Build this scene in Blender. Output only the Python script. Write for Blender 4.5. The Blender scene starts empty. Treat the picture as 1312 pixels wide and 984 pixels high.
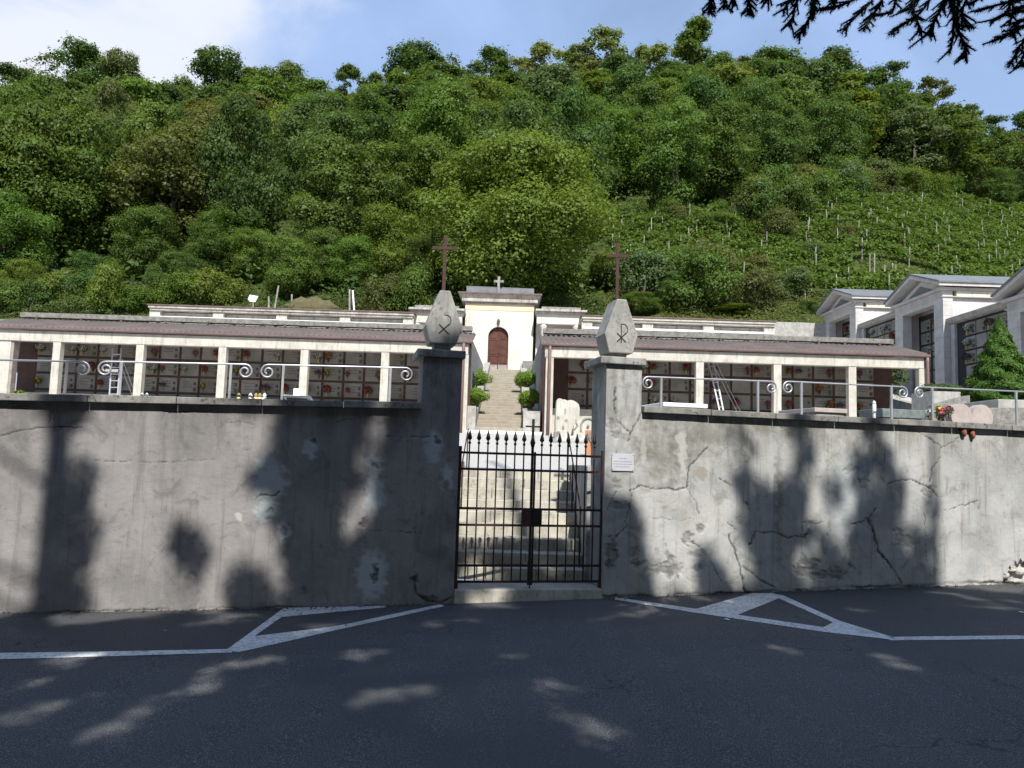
import bpy, bmesh, math, random
import numpy as np
from mathutils import Vector, Matrix
random.seed(11); RNG = np.random.default_rng(11)
SC = bpy.context.scene; COL = SC.collection
RAD = math.radians
# ------------------------------------------------------------------ camera model (photo is 1312 x 984)
F = 1000.0; CX, CY = 656.0, 492.0
PITCH = math.atan(93/1000.0); ROLL = 0.031; EYE = Vector((0, 0, 1.6))
fw = Vector((0, math.cos(PITCH), math.sin(PITCH)))
r0 = Vector((1, 0, 0)); u0 = Vector((0, -math.sin(PITCH), math.cos(PITCH)))
RT = r0*math.cos(ROLL) + u0*math.sin(ROLL); UP = u0*math.cos(ROLL) - r0*math.sin(ROLL)
def ray(px, py): return fw + RT*((px-CX)/F) + UP*((CY-py)/F)
def P(px, py, Y):
    d = ray(px, py); return EYE + d*(Y/d.y)
def proj(p):
    v = Vector(p)-EYE; z = v.dot(fw)
    return (CX + F*v.dot(RT)/z, CY - F*v.dot(UP)/z) if z > 0.01 else (1e5, 1e5)
# front wall frame: u along the wall, d into the cemetery
TH = RAD(12); WD = Vector((math.cos(TH), math.sin(TH), 0)); WN = Vector((-math.sin(TH), math.cos(TH), 0))
G0 = P(677, 600, 8.75); G0.z = 0
def W(u, z, d=0): return G0 + WD*u + WN*d + Vector((0, 0, z))
def uz(px, py, d=0):
    r = ray(px, py); t = (G0 + WN*d - EYE).dot(WN)/r.dot(WN); p = EYE + r*t
    return (p-G0).dot(WD), p.z
_b = []
for _x, _y in ((-60,787),(0,785),(150,782.5),(300,779.5),(470,777),(580,775),(690,769),(800,764.5),(1000,759),(1150,752),(1290,749)):
    _u, _z = uz(_x, _y); _b.append(((G0+WD*_u).x, _z))
_c = np.polyfit([a for a, b in _b], [b for a, b in _b], 3); _d = np.polyder(_c)
def road_z(x):
    xc = max(-5.5, min(6.8, x)); return float(np.polyval(_c, xc)) + (x-xc)*float(np.polyval(_d, xc))*.7
def R(px, py, dz=0):
    r = ray(px, py); z = 0
    for _ in range(12):
        t = (z-EYE.z)/r.z; p = EYE + r*t; z = road_z(p.x)+dz
    return p
cam = bpy.data.cameras.new('camera'); co = bpy.data.objects.new('camera', cam); COL.objects.link(co)
cam.sensor_width = 36; cam.lens = 36*F/1312; cam.clip_end = 2000; cam.clip_start = .05
M3 = Matrix((RT, UP, -fw)).transposed(); co.matrix_world = Matrix.Translation(EYE) @ M3.to_4x4(); SC.camera = co
# ------------------------------------------------------------------ light
SUN_EL, SUN_AZ = RAD(45), RAD(9)      # behind the camera, slightly to the right
SD = Vector((math.sin(SUN_AZ)*math.cos(SUN_EL), -math.cos(SUN_AZ)*math.cos(SUN_EL), math.sin(SUN_EL)))   # towards the sun
sl = bpy.data.lights.new('sun', 'SUN'); sl.energy = 5.0; sl.angle = RAD(.53); sl.color = (1, .965, .915)
so = bpy.data.objects.new('sun', sl); COL.objects.link(so); so.rotation_euler = SD.to_track_quat('Z', 'Y').to_euler()
wd = bpy.data.worlds.new('World'); SC.world = wd; wd.use_nodes = True
nt = wd.node_tree; bg = nt.nodes['Background']; N = nt.nodes.new; L = nt.links.new
sky = N('ShaderNodeTexSky'); sky.sky_type = 'NISHITA'; sky.sun_disc = False; sky.sun_elevation = SUN_EL
sky.sun_rotation = math.pi - SUN_AZ; sky.air_density = 1.35; sky.dust_density = .6; sky.ozone_density = 1.0; sky.altitude = 400
tc = N('ShaderNodeTexCoord')
def cloud(direction, width, scale, thresh, soft, seed, lo=0.0):
    d = direction.normalized()
    dp = N('ShaderNodeVectorMath'); dp.operation = 'DOT_PRODUCT'; L(tc.outputs['Generated'], dp.inputs[0]); dp.inputs[1].default_value = d
    mr = N('ShaderNodeMapRange'); mr.interpolation_type = 'SMOOTHSTEP'; L(dp.outputs['Value'], mr.inputs[0])
    mr.inputs[1].default_value = math.cos(width); mr.inputs[2].default_value = math.cos(width*.25)
    mp = N('ShaderNodeMapping'); mp.inputs['Location'].default_value = (seed, seed*.7, 0); mp.inputs['Scale'].default_value = (1, 1, 1.8)
    L(tc.outputs['Generated'], mp.inputs[0])
    nz = N('ShaderNodeTexNoise'); nz.inputs['Scale'].default_value = scale; nz.inputs['Detail'].default_value = 8; nz.inputs['Roughness'].default_value = .55
    nz.inputs['Distortion'].default_value = .6
    L(mp.outputs[0], nz.inputs['Vector'])
    ad = N('ShaderNodeMath'); ad.operation = 'MULTIPLY_ADD'; L(nz.outputs['Fac'], ad.inputs[0]); ad.inputs[1].default_value = 1.0; 
    sb = N('ShaderNodeMath'); sb.operation = 'MULTIPLY'; L(mr.outputs[0], sb.inputs[0]); sb.inputs[1].default_value = .5
    L(sb.outputs[0], ad.inputs[2])
    rm = N('ShaderNodeMapRange'); rm.interpolation_type = 'SMOOTHSTEP'; L(ad.outputs[0], rm.inputs[0]); rm.inputs[1].default_value = thresh; rm.inputs[2].default_value = thresh+soft; rm.inputs[3].default_value = lo
    return rm.outputs[0]
c1 = cloud(ray(-40, -30), RAD(24), 4.2, .68, .34, 3.0)
c2 = cloud(ray(700, 40), RAD(100), 2.6, .62, .9, 9.0, .34)
mx1 = N('ShaderNodeMix'); mx1.data_type = 'RGBA'; L(c2, mx1.inputs['Factor']); L(sky.outputs[0], mx1.inputs['A']); mx1.inputs['B'].default_value = (4.1, 5.7, 9.2, 1)
mx2 = N('ShaderNodeMix'); mx2.data_type = 'RGBA'; L(c1, mx2.inputs['Factor']); L(mx1.outputs['Result'], mx2.inputs['A']); mx2.inputs['B'].default_value = (7.1, 7.5, 8.4, 1)
L(mx2.outputs['Result'], bg.inputs[0]); bg.inputs[1].default_value = .094
SC.view_settings.view_transform = 'Standard'; SC.view_settings.look = 'None'; SC.view_settings.gamma = 1; SC.view_settings.exposure = .38
SC.view_settings.use_curve_mapping = False
SC.render.engine = 'CYCLES'; SC.cycles.max_bounces = 6; SC.cycles.transparent_max_bounces = 8; SC.cycles.use_denoising = True
# ------------------------------------------------------------------ object helpers
ORG = {}
class MB:
    def __init__(s): s.v = []; s.f = []; s.m = []
    def add(s, vs, fs):
        o = len(s.v); s.v += [tuple(v) for v in vs]; s.f += [tuple(i+o for i in f) for f in fs]; return s
    def hexa(s, c):    # 8 corners: bottom 4 ccw, top 4 ccw
        return s.add(c, [(3,2,1,0),(4,5,6,7),(0,1,5,4),(1,2,6,5),(2,3,7,6),(3,0,4,7)])
    def box(s, x0, x1, y0, y1, z0, z1):
        return s.hexa([(x0,y0,z0),(x1,y0,z0),(x1,y1,z0),(x0,y1,z0),(x0,y0,z1),(x1,y0,z1),(x1,y1,z1),(x0,y1,z1)])
    def wbox(s, u0, u1, d0, d1, z0, z1):
        return s.hexa([W(u0,z0,d0),W(u1,z0,d0),W(u1,z0,d1),W(u0,z0,d1),W(u0,z1,d0),W(u1,z1,d0),W(u1,z1,d1),W(u0,z1,d1)])
    def bar(s, a, b, w, h=None, up=Vector((0,0,1))):
        a = Vector(a); b = Vector(b); h = h or w; t = (b-a).normalized()
        if abs(t.dot(up)) > .95: up = Vector((0,1,0))
        x = t.cross(up).normalized(); y = x.cross(t)
        c = []
        for q in (a, b):
            for sx, sy in ((-1,-1),(1,-1),(1,1),(-1,1)): c.append(q + x*sx*w/2 + y*sy*h/2)
        return s.hexa(c)
    def tube(s, pts, r, n=8, cap=True):
        pts = [Vector(p) for p in pts]; k = len(pts); rs = r if isinstance(r, (list, tuple)) else [r]*k
        t0 = (pts[1]-pts[0]).normalized(); up = Vector((0,0,1)) if abs(t0.z) < .9 else Vector((0,1,0)); x = t0.cross(up).normalized(); vs = []
        for i in range(k):
            t = (pts[min(i+1,k-1)]-pts[max(i-1,0)]).normalized(); x = (x - t*x.dot(t)).normalized(); y = t.cross(x)
            for j in range(n):
                a = 2*math.pi*j/n; vs.append(pts[i] + (x*math.cos(a)+y*math.sin(a))*rs[i])
        fs = [(i*n+j, i*n+(j+1)%n, (i+1)*n+(j+1)%n, (i+1)*n+j) for i in range(k-1) for j in range(n)]
        if cap: fs += [tuple(range(n-1,-1,-1)), tuple((k-1)*n+j for j in range(n))]
        return s.add(vs, fs)
    def lathe(s, c, prof, n=12):
        c = Vector(c); vs = []; k = len(prof)
        for r, z in prof:
            for j in range(n):
                a = 2*math.pi*j/n; vs.append(c + Vector((r*math.cos(a), r*math.sin(a), z)))
        fs = [(i*n+j, i*n+(j+1)%n, (i+1)*n+(j+1)%n, (i+1)*n+j) for i in range(k-1) for j in range(n)]
        fs += [tuple(range(n-1,-1,-1)), tuple((k-1)*n+j for j in range(n))]
        return s.add(vs, fs)
    def prism(s, poly, ext):       # poly: list of 3D points (planar), ext: vector
        n = len(poly); e = Vector(ext); vs = [Vector(p) for p in poly] + [Vector(p)+e for p in poly]
        return s.add(vs, [tuple(range(n-1,-1,-1)), tuple(range(n, 2*n))] + [(i, (i+1)%n, n+(i+1)%n, n+i) for i in range(n)])
    def mesh(s, name, mat, org=(0,0,0), smooth=False):
        me = bpy.data.meshes.new(name); o = Vector(org)
        me.from_pydata([tuple(Vector(v)-o) for v in s.v], [], s.f)
        me.materials.append(mat)
        bm = bmesh.new(); bm.from_mesh(me); bmesh.ops.recalc_face_normals(bm, faces=bm.faces); bm.to_mesh(me); bm.free()
        if smooth:
            for p in me.polygons: p.use_smooth = True
        return me
def root(name, loc, label, cat, group=None, kind=None):
    o = bpy.data.objects.new(name, None); o.empty_display_size = .1; o.location = loc; COL.objects.link(o)
    ORG[o.name] = Vector(loc); tag(o, label, cat, group, kind); return o
def tag(o, label=None, cat=None, group=None, kind=None):
    if label: o['label'] = label
    if cat: o['category'] = cat
    if group: o['group'] = group
    if kind: o['kind'] = kind
    return o
def part(name, mb, mat, parent=None, smooth=False, bevel=0, label=None):
    org = ORG.get(parent.name, Vector((0,0,0))) if parent else Vector((0,0,0))
    me = mb.mesh(name, mat, org, smooth) if isinstance(mb, MB) else mb
    o = bpy.data.objects.new(name, me); COL.objects.link(o)
    if parent: o.parent = parent
    ORG[o.name] = org
    if bevel:
        b = o.modifiers.new('bevel', 'BEVEL'); b.width = bevel; b.segments = 2; b.limit_method = 'ANGLE'; b.angle_limit = RAD(40)
    if label: o['label'] = label
    return o
def solo(name, mb, mat, label, cat, group=None, smooth=False, bevel=0, org=None):
    me = mb.mesh(name, mat, org or (0,0,0), smooth); o = bpy.data.objects.new(name, me); COL.objects.link(o)
    if org: o.location = org
    ORG[o.name] = Vector(org or (0,0,0)); tag(o, label, cat, group)
    if bevel:
        b = o.modifiers.new('bevel', 'BEVEL'); b.width = bevel; b.segments = 2; b.limit_method = 'ANGLE'; b.angle_limit = RAD(40)
    return o
def setting(name, mb, mat, smooth=False):
    o = part(name, mb, mat, None, smooth); o['kind'] = 'structure'; return o
def kids(o): return [c for c in bpy.data.objects if c.parent is o]
def dup(src, children, loc, rz=0, scale=None, label=None, color=None):
    c = src.copy(); COL.objects.link(c); c.location = loc; c.rotation_euler = (0,0,rz)
    if scale: c.scale = scale
    if label: c['label'] = label
    for ch in children:
        d = ch.copy(); COL.objects.link(d); d.parent = c
        if color: d.color = color
    return c
ORD = ['first','second','third','fourth','fifth','sixth','seventh','eighth','ninth','tenth','eleventh','twelfth','thirteenth','fourteenth','fifteenth','sixteenth']
# ------------------------------------------------------------------ materials
def newmat(name):
    m = bpy.data.materials.new(name); m.use_nodes = True; return m, m.node_tree, m.node_tree.nodes['Principled BSDF']
def c4(c): return (c[0], c[1], c[2], 1)
def mixc(t, fac, a, b, mode='MIX'):
    n = t.nodes.new('ShaderNodeMix'); n.data_type = 'RGBA'; n.blend_type = mode
    for k, v in (('Factor', fac), ('A', a), ('B', b)):
        if hasattr(v, 'node'): t.links.new(v, n.inputs[k])
        elif isinstance(v, (int, float)): n.inputs[k].default_value = v
        else: n.inputs[k].default_value = c4(v)
    return n.outputs['Result']
def noise(t, vec, scale, detail=6, rough=.6, dist=0):
    n = t.nodes.new('ShaderNodeTexNoise'); n.inputs['Scale'].default_value = scale; n.inputs['Detail'].default_value = detail
    n.inputs['Roughness'].default_value = rough; n.inputs['Distortion'].default_value = dist
    t.links.new(vec, n.inputs['Vector']); return n.outputs['Fac']
def rng(t, v, a, b, lo=0, hi=1):
    n = t.nodes.new('ShaderNodeMapRange'); n.interpolation_type = 'SMOOTHSTEP'; t.links.new(v, n.inputs[0])
    for i, x in enumerate((a, b, lo, hi)): n.inputs[i+1].default_value = x
    return n.outputs[0]
def mapv(t, vec, sc):
    n = t.nodes.new('ShaderNodeMapping'); n.inputs['Scale'].default_value = sc; t.links.new(vec, n.inputs[0]); return n.outputs[0]
def bump(t, b, h, strength, dist=.02):
    n = t.nodes.new('ShaderNodeBump'); n.inputs['Strength'].default_value = strength; n.inputs['Distance'].default_value = dist
    t.links.new(h, n.inputs['Height']); t.links.new(n.outputs[0], b.inputs['Normal']); return n
def weath(name, c1, c2, scale=3, rough=.85, bmp=.25, streak=None, sa=.5, speck=None, spa=.5, metal=0, bscale=30):
    m, t, b = newmat(name); tc = t.nodes.new('ShaderNodeNewGeometry').outputs['Position']
    col = mixc(t, rng(t, noise(t, tc, scale), .35, .65), c1, c2)
    if streak:
        s = noise(t, mapv(t, tc, (5, 5, .55)), 2.2, 5, .65)
        col = mixc(t, rng(t, s, .5, .72, 0, sa), col, streak)
    if speck:
        s = noise(t, tc, 26, 3, .6); s2 = noise(t, tc, 4, 3, .6)
        n = t.nodes.new('ShaderNodeMath'); n.operation = 'MULTIPLY'; t.links.new(rng(t, s, .52, .66), n.inputs[0]); t.links.new(rng(t, s2, .4, .6), n.inputs[1])
        n2 = t.nodes.new('ShaderNodeMath'); n2.operation = 'MULTIPLY'; t.links.new(n.outputs[0], n2.inputs[0]); n2.inputs[1].default_value = spa
        col = mixc(t, n2.outputs[0], col, speck)
    t.links.new(col, b.inputs['Base Color']); b.inputs['Roughness'].default_value = rough; b.inputs['Metallic'].default_value = metal
    b.inputs['Specular IOR Level'].default_value = .3
    if bmp: bump(t, b, noise(t, tc, bscale, 5, .6), bmp, .01)
    return m
M = {}
M['stucco'] = weath('white_stucco', (.55,.525,.46), (.45,.43,.37), 2.5, streak=(.20,.185,.15), sa=.6, speck=(.3,.28,.24), spa=.5)
M['chapel'] = weath('chapel_plaster', (.66,.645,.585), (.54,.52,.46), 1.0, streak=(.32,.30,.24), sa=.6)
M['yellow'] = weath('yellow_plaster', (.72,.58,.36), (.66,.56,.4), 2)
M['concrete'] = weath('grey_concrete', (.27,.26,.235), (.17,.165,.15), 6, speck=(.05,.048,.04), spa=.9, streak=(.08,.08,.07), sa=.4)
M['lightconc'] = weath('pale_concrete', (.42,.41,.38), (.32,.31,.28), 4, streak=(.18,.17,.15), sa=.5, speck=(.1,.1,.09), spa=.5)
M['capstone'] = weath('cap_stone', (.34,.335,.31), (.2,.2,.185), 5, speck=(.05,.05,.045), spa=.8, streak=(.12,.12,.11), sa=.5)
M['finial'] = weath('finial_stone', (.36,.355,.32), (.27,.265,.245), 7, streak=(.15,.15,.14), sa=.6, speck=(.08,.08,.07), spa=.6)
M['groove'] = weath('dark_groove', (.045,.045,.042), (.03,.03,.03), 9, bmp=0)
M['roof'] = weath('brown_roof', (.135,.108,.096), (.10,.083,.075), 1.2, .6, .2, streak=(.09,.075,.07), sa=.6)
M['gutter'] = weath('mauve_gutter', (.18,.125,.118), (.14,.10,.094), 1, .4, 0)
M['pipe'] = weath('downpipe_brown', (.25,.16,.14), (.2,.13,.115), 2, .45, 0)
M['brown'] = weath('terracotta_paint', (.24,.12,.09), (.19,.10,.08), 2)
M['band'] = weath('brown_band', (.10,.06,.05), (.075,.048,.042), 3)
M['slab'] = weath('marble_slab', (.27,.262,.245), (.20,.195,.18), 1.7, .4, 0)
M['slab2'] = weath('travertine_slab', (.22,.205,.175), (.17,.16,.14), 2.3, .5, 0)
M['letters'] = weath('bronze_letters', (.12,.1,.08), (.09,.08,.07), 3, .5, 0)
M['lead'] = weath('lead_sheet', (.2,.21,.22), (.15,.16,.165), 2, .5, .1)
M['cornice'] = weath('stained_cornice', (.5,.47,.42), (.33,.3,.27), 2, streak=(.1,.09,.08), sa=.8)
M['tile'] = weath('brown_coping', (.2,.13,.11), (.12,.09,.08), 3)
M['wood'] = weath('red_brown_wood', (.105,.036,.022), (.065,.024,.016), 3, .5, .2, streak=(.15,.065,.04), sa=.5)
M['woodpale'] = weath('worn_wood', (.34,.3,.27), (.24,.2,.17), 4, .7)
M['iron'] = weath('black_iron', (.012,.012,.013), (.022,.016,.014), 8, .5, .2)
M['rust'] = weath('rusty_iron', (.085,.040,.032), (.055,.03,.026), 14, .75, .3)
M['dkrust'] = weath('dark_rust', (.055,.024,.018), (.03,.017,.014), 14, .7, .3)
M['galv'] = weath('galvanised_steel', (.5,.51,.53), (.4,.41,.43), 6, .4, 0, metal=.55)
M['alu'] = weath('aluminium', (.62,.63,.65), (.55,.56,.58), 3, .35, 0, metal=.6)
M['step'] = weath('step_stone', (.47,.445,.375), (.36,.34,.285), 4, streak=(.2,.19,.16), sa=.5, speck=(.12,.11,.09), spa=.5)
M['stairs'] = weath('upper_step_stone', (.33,.295,.235), (.27,.24,.19), 3, speck=(.2,.18,.14), spa=.5)
M['gravel'] = weath('pale_gravel', (.52,.50,.455), (.42,.40,.365), 14, .95, .6, speck=(.3,.28,.25), spa=.6)
M['white'] = weath('white_marble', (.85,.85,.83), (.78,.78,.76), 2, .4, 0)
M['plaque'] = weath('brushed_plaque', (.62,.63,.66), (.55,.56,.6), 2, .35, 0, metal=.3)
M['ink'] = weath('plaque_ink', (.25,.26,.32), (.22,.23,.3), 2, .6, 0)
M['pink'] = weath('pink_granite', (.46,.39,.36), (.38,.33,.30), 9, .5, 0)
M['greengranite'] = weath('green_granite', (.2,.23,.22), (.13,.155,.15), 14, .4, 0)
M['mausol'] = weath('travertine_blocks', (.56,.54,.52), (.46,.44,.42), 2, streak=(.3,.28,.26), sa=.4)
M['mausolw'] = weath('mausoleum_plaster', (.62,.58,.56), (.52,.48,.46), 1.5, streak=(.35,.32,.3), sa=.35)
M['mausoly'] = weath('cream_frieze', (.74,.66,.52), (.66,.58,.46), 1.5)
M['dirt'] = weath('dry_mound', (.13,.115,.055), (.09,.085,.04), 4, .95, .8)
M['bark'] = weath('bark', (.11,.095,.075), (.07,.06,.05), 8, .95, .8)
M['barkgrey'] = weath('grey_bark', (.2,.185,.16), (.13,.12,.1), 8, .95, .5)
M['post'] = weath('vine_post_wood', (.36,.34,.30), (.22,.2,.18), 3, .9, 0)
M['clay'] = weath('clay_stub', (.28,.12,.07), (.2,.08,.05), 18, .9, .4)
M['stone'] = weath('rubble_stone', (.5,.49,.45), (.36,.35,.32), 9, speck=(.15,.15,.13), spa=.6)
M['glass'] = weath('lantern_glass', (.7,.6,.35), (.6,.5,.3), 3, .2, 0)
M['redglass'] = weath('red_lantern', (.35,.03,.02), (.3,.03,.02), 3, .2, 0)
M['pot'] = weath('yellow_vase', (.4,.3,.1), (.3,.22,.09), 3, .5, 0)
for nme, c in (('red',(.42,.02,.02)),('pinkf',(.55,.10,.18)),('whitef',(.72,.7,.66)),('orange',(.55,.14,.02)),('yellowf',(.6,.42,.05)),('purple',(.2,.05,.2)),('blue',(.1,.25,.5))):
    M[nme] = weath('petal_'+nme, c, tuple(x*.6 for x in c), 40, .7, 0)
def leafmat(name, trans=.46, yell=.22, fixed=None):
    m, t, b = newmat(name); t.nodes.remove(b)
    out = t.nodes['Material Output']
    at = t.nodes.new('ShaderNodeAttribute'); at.attribute_name = 'rnd'
    if fixed: src = fixed
    else:
        oi = t.nodes.new('ShaderNodeObjectInfo'); src = oi.outputs['Color']
    mul = t.nodes.new('ShaderNodeMapRange'); t.links.new(at.outputs['Fac'], mul.inputs[0]); mul.inputs[3].default_value = .85; mul.inputs[4].default_value = 1.85
    cmb = t.nodes.new('ShaderNodeCombineColor')
    for i in range(3): t.links.new(mul.outputs[0], cmb.inputs[i])
    c = mixc(t, 1.0, src, cmb.outputs[0], 'MULTIPLY')
    c = mixc(t, rng(t, at.outputs['Fac'], .8, 1.0, 0, yell), c, (.15, .14, .03))
    d = t.nodes.new('ShaderNodeBsdfDiffuse'); t.links.new(c, d.inputs[0])
    tr = t.nodes.new('ShaderNodeBsdfTranslucent'); c2 = mixc(t, 1.0, c, (1.25, 1.15, .5), 'MULTIPLY'); t.links.new(c2, tr.inputs[0])
    g = t.nodes.new('ShaderNodeBsdfGlossy'); g.inputs['Roughness'].default_value = .45; g.inputs[0].default_value = (.6,.6,.6,1)
    m1 = t.nodes.new('ShaderNodeMixShader'); m1.inputs[0].default_value = trans; t.links.new(d.outputs[0], m1.inputs[1]); t.links.new(tr.outputs[0], m1.inputs[2])
    m2 = t.nodes.new('ShaderNodeMixShader'); m2.inputs[0].default_value = .012; t.links.new(m1.outputs[0], m2.inputs[1]); t.links.new(g.outputs[0], m2.inputs[2])
    t.links.new(m2.outputs[0], out.inputs[0]); return m
M['leaf'] = leafmat('leaves'); M['needle'] = leafmat('spruce_needles', .1, 0, (.022,.034,.022)); M['shrub'] = leafmat('shrub_leaves', .25, .2)
# ------------------------------------------------------------------ foliage meshes (numpy)
def leafmesh(name, c, nrm, size, mat, aspect=.62, rnd=None):
    n = len(c); nrm = nrm/np.maximum(np.linalg.norm(nrm, axis=1, keepdims=True), 1e-6)
    a = RNG.normal(size=(n,3)); a -= nrm*np.sum(a*nrm, axis=1, keepdims=True); a /= np.maximum(np.linalg.norm(a, axis=1, keepdims=True), 1e-6)
    b = np.cross(nrm, a); s = (size*RNG.uniform(.6,1.35,n))[:,None]
    v = np.empty((n,4,3)); v[:,0] = c - a*s*.5; v[:,1] = c + b*s*.5*aspect + nrm*s*.08; v[:,2] = c + a*s*.5; v[:,3] = c - b*s*.5*aspect + nrm*s*.08
    me = bpy.data.meshes.new(name); me.vertices.add(n*4); me.vertices.foreach_set('co', v.reshape(-1).astype(np.float32))
    me.loops.add(n*4); me.loops.foreach_set('vertex_index', np.arange(n*4, dtype=np.int32))
    me.polygons.add(n); me.polygons.foreach_set('loop_start', np.arange(0, n*4, 4, dtype=np.int32)); me.polygons.foreach_set('loop_total', np.full(n, 4, dtype=np.int32))
    me.update(calc_edges=True); me.materials.append(mat)
    at = me.attributes.new('rnd', 'FLOAT', 'FACE'); at.data.foreach_set('value', (RNG.random(n) if rnd is None else rnd).astype(np.float32))
    return me
def crown(name, Rr, H, z0, nl, n, size, mat, flat=1.0, lobe=(.28,.45), gap=.25, up=.35):
    """crown of leaf faces on the shells of many uneven lobes"""
    ph = RNG.uniform(0, 2*np.pi, nl); cz = RNG.uniform(-1, 1, nl); rr = np.sqrt(1-cz**2)*RNG.uniform(.35,.78,nl)
    lc = np.stack([rr*np.cos(ph)*Rr, rr*np.sin(ph)*Rr, z0 + H/2 + cz*H*.40], 1)
    lr = RNG.uniform(lobe[0], lobe[1], nl)*Rr
    w = lr**2/np.sum(lr**2); idx = RNG.choice(nl, n, p=w)
    d = RNG.normal(size=(n,3)); d /= np.linalg.norm(d, axis=1, keepdims=True); d[:,2] = np.abs(d[:,2])*np.where(RNG.random(n) < .72, 1, -1)
    rad = lr[idx]*np.where(RNG.random(n) < .2, RNG.normal(1.08, .22, n), RNG.normal(.9, .15, n))*(1+.16*np.sin(d[:,0]*7+idx)+.13*np.sin(d[:,1]*9+idx*2)+.12*np.sin(d[:,2]*8+idx*3))
    c = lc[idx] + d*rad[:,None]*np.array([1,1,.8*flat])
    keep = (np.sin(c[:,0]*2.3/Rr*4+idx)+np.sin(c[:,1]*2.9/Rr*4+idx*1.7)+np.sin(c[:,2]*2.1/Rr*4)) > (-2.2+gap*3)*1.0 - RNG.random(n)*.8
    c = c[keep]; d = d[keep]; idx = idx[keep]
    nr = d*1.1 + RNG.normal(size=d.shape)*.45; nr[:,2] += up; nr += np.array([0,0,0])
    lobeshade = RNG.random(nl)[idx]
    rnd = np.clip(RNG.random(len(c))*.65 + lobeshade*.35, 0, 1)
    return leafmesh(name, c, nr, size, mat, rnd=rnd), lc
def trunkmesh(name, h, r, lc, mat, nb=6):
    mb = MB(); q = [Vector((random.uniform(-.1,.1)*k*.4, random.uniform(-.1,.1)*k*.4, h*k/5-(.6 if k == 0 else 0))) for k in range(6)]
    mb.tube(q, [r*(1.25-.17*k) for k in range(6)], 7)
    order = list(range(len(lc))); random.shuffle(order)
    for i in order[:nb]:
        e = Vector(lc[i]); st = q[random.choice((2,3,4))]; mid = (st+e)/2 + Vector((0,0,-.08*(e-st).length))
        mb.tube([st, mid, e], [r*.45, r*.28, r*.08], 5)
    return mb.mesh(name, mat, smooth=True)
# ================================================================== ROAD
def asphalt():
    m, t, b = newmat('asphalt'); p = t.nodes.new('ShaderNodeNewGeometry').outputs['Position']
    c = mixc(t, rng(t, noise(t, p, .7, 5), .35, .65), (.042,.043,.046), (.058,.059,.062))
    c = mixc(t, rng(t, noise(t, p, 120, 2, .5), .5, .68, 0, .9), c, (.2,.2,.2))
    c = mixc(t, rng(t, noise(t, mapv(t, p, (1,3,1)), 1.3, 6, .7), .55, .7, 0, .5), c, (.07,.069,.067))
    c = mixc(t, rng(t, noise(t, p, 14, 4, .7), .66, .72, 0, .5), c, (.02,.02,.022))
    v = t.nodes.new('ShaderNodeTexVoronoi'); v.feature = 'DISTANCE_TO_EDGE'; v.inputs['Scale'].default_value = .55
    ad = t.nodes.new('ShaderNodeMixRGB') if False else None
    n3 = t.nodes.new('ShaderNodeTexNoise'); n3.inputs['Scale'].default_value = 2.5; n3.inputs['Detail'].default_value = 6; t.links.new(p, n3.inputs['Vector'])
    va = t.nodes.new('ShaderNodeVectorMath'); va.operation = 'MULTIPLY_ADD'; t.links.new(n3.outputs['Color'], va.inputs[0]); va.inputs[1].default_value = (.9,.9,.9); t.links.new(p, va.inputs[2]); t.links.new(va.outputs[0], v.inputs['Vector'])
    ck = rng(t, v.outputs['Distance'], .0, .008, 1, 0); cm = rng(t, noise(t, p, .5, 2), .5, .6)
    mu = t.nodes.new('ShaderNodeMath'); mu.operation = 'MULTIPLY'; t.links.new(ck, mu.inputs[0]); t.links.new(cm, mu.inputs[1]); c = mixc(t, mu.outputs[0], c, (.015,.015,.015))
    c = mixc(t, rng(t, noise(t, p, .35, 3, .5, .3), .52, .56, 0, .55), c, (.05,.052,.056))
    t.links.new(c, b.inputs['Base Color']); b.inputs['Roughness'].default_value = .88
    bump(t, b, noise(t, p, 130, 3, .7), .7, .006); return m
M['asphalt'] = asphalt()
def paint():
    m, t, b = newmat('worn_road_paint'); p = t.nodes.new('ShaderNodeNewGeometry').outputs['Position']
    c = mixc(t, rng(t, noise(t, p, 3, 5), .4, .7), (.68,.68,.66), (.5,.5,.49))
    c = mixc(t, rng(t, noise(t, p, 28, 7, .8), .5, .62, 0, .8), c, (.10,.10,.105))
    t.links.new(c, b.inputs['Base Color']); b.inputs['Roughness'].default_value = .8
    bump(t, b, noise(t, p, 110, 3, .7), .5, .004); return m
M['paint'] = paint()
rm = MB(); us = [-60+2.5*i for i in range(15)] + [-22+.5*i for i in range(90)] + [24+3*i for i in range(13)]; ds = [-60,-30,-12,-6,-3,0,.3]
for i, u in enumerate(us):
    for d in ds:
        p = W(u, 0, d); p.z = road_z(p.x); rm.v.append(p)
k = len(ds)
for i in range(len(us)-1):
    for j in range(k-1): rm.f.append((i*k+j, (i+1)*k+j, (i+1)*k+j+1, i*k+j+1))
setting('road', rm, M['asphalt'], True)
marks = [[(-80,838),(297,832),(297,836.5),(-80,847)],
 [(289,834),(365,778.5),(377,779),(361,791),(326,815.5),(307,836)],
 [(367,778),(494,776.5),(494,778.6),(360,791)],
 [(307,836),(326,815.5),(430,803),(563,774.5),(570,777),(430,808)],
 [(788,765.5),(892,780.5),(1055,804),(1140,817.5),(1148,820.5),(1055,810),(885,784.5),(788,768.5)],
 [(892,780.5),(962,760.5),(990,760),(1003,765),(943,789)],
 [(985,760),(1003,763),(1076,796),(1148,818),(1140,820),(1070,799),(1000,768)],
 [(1055,804),(1073,795),(1148,818.5),(1140,820)],
 [(1140,816.5),(1420,813.5),(1420,818.5),(1140,821)]]
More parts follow.
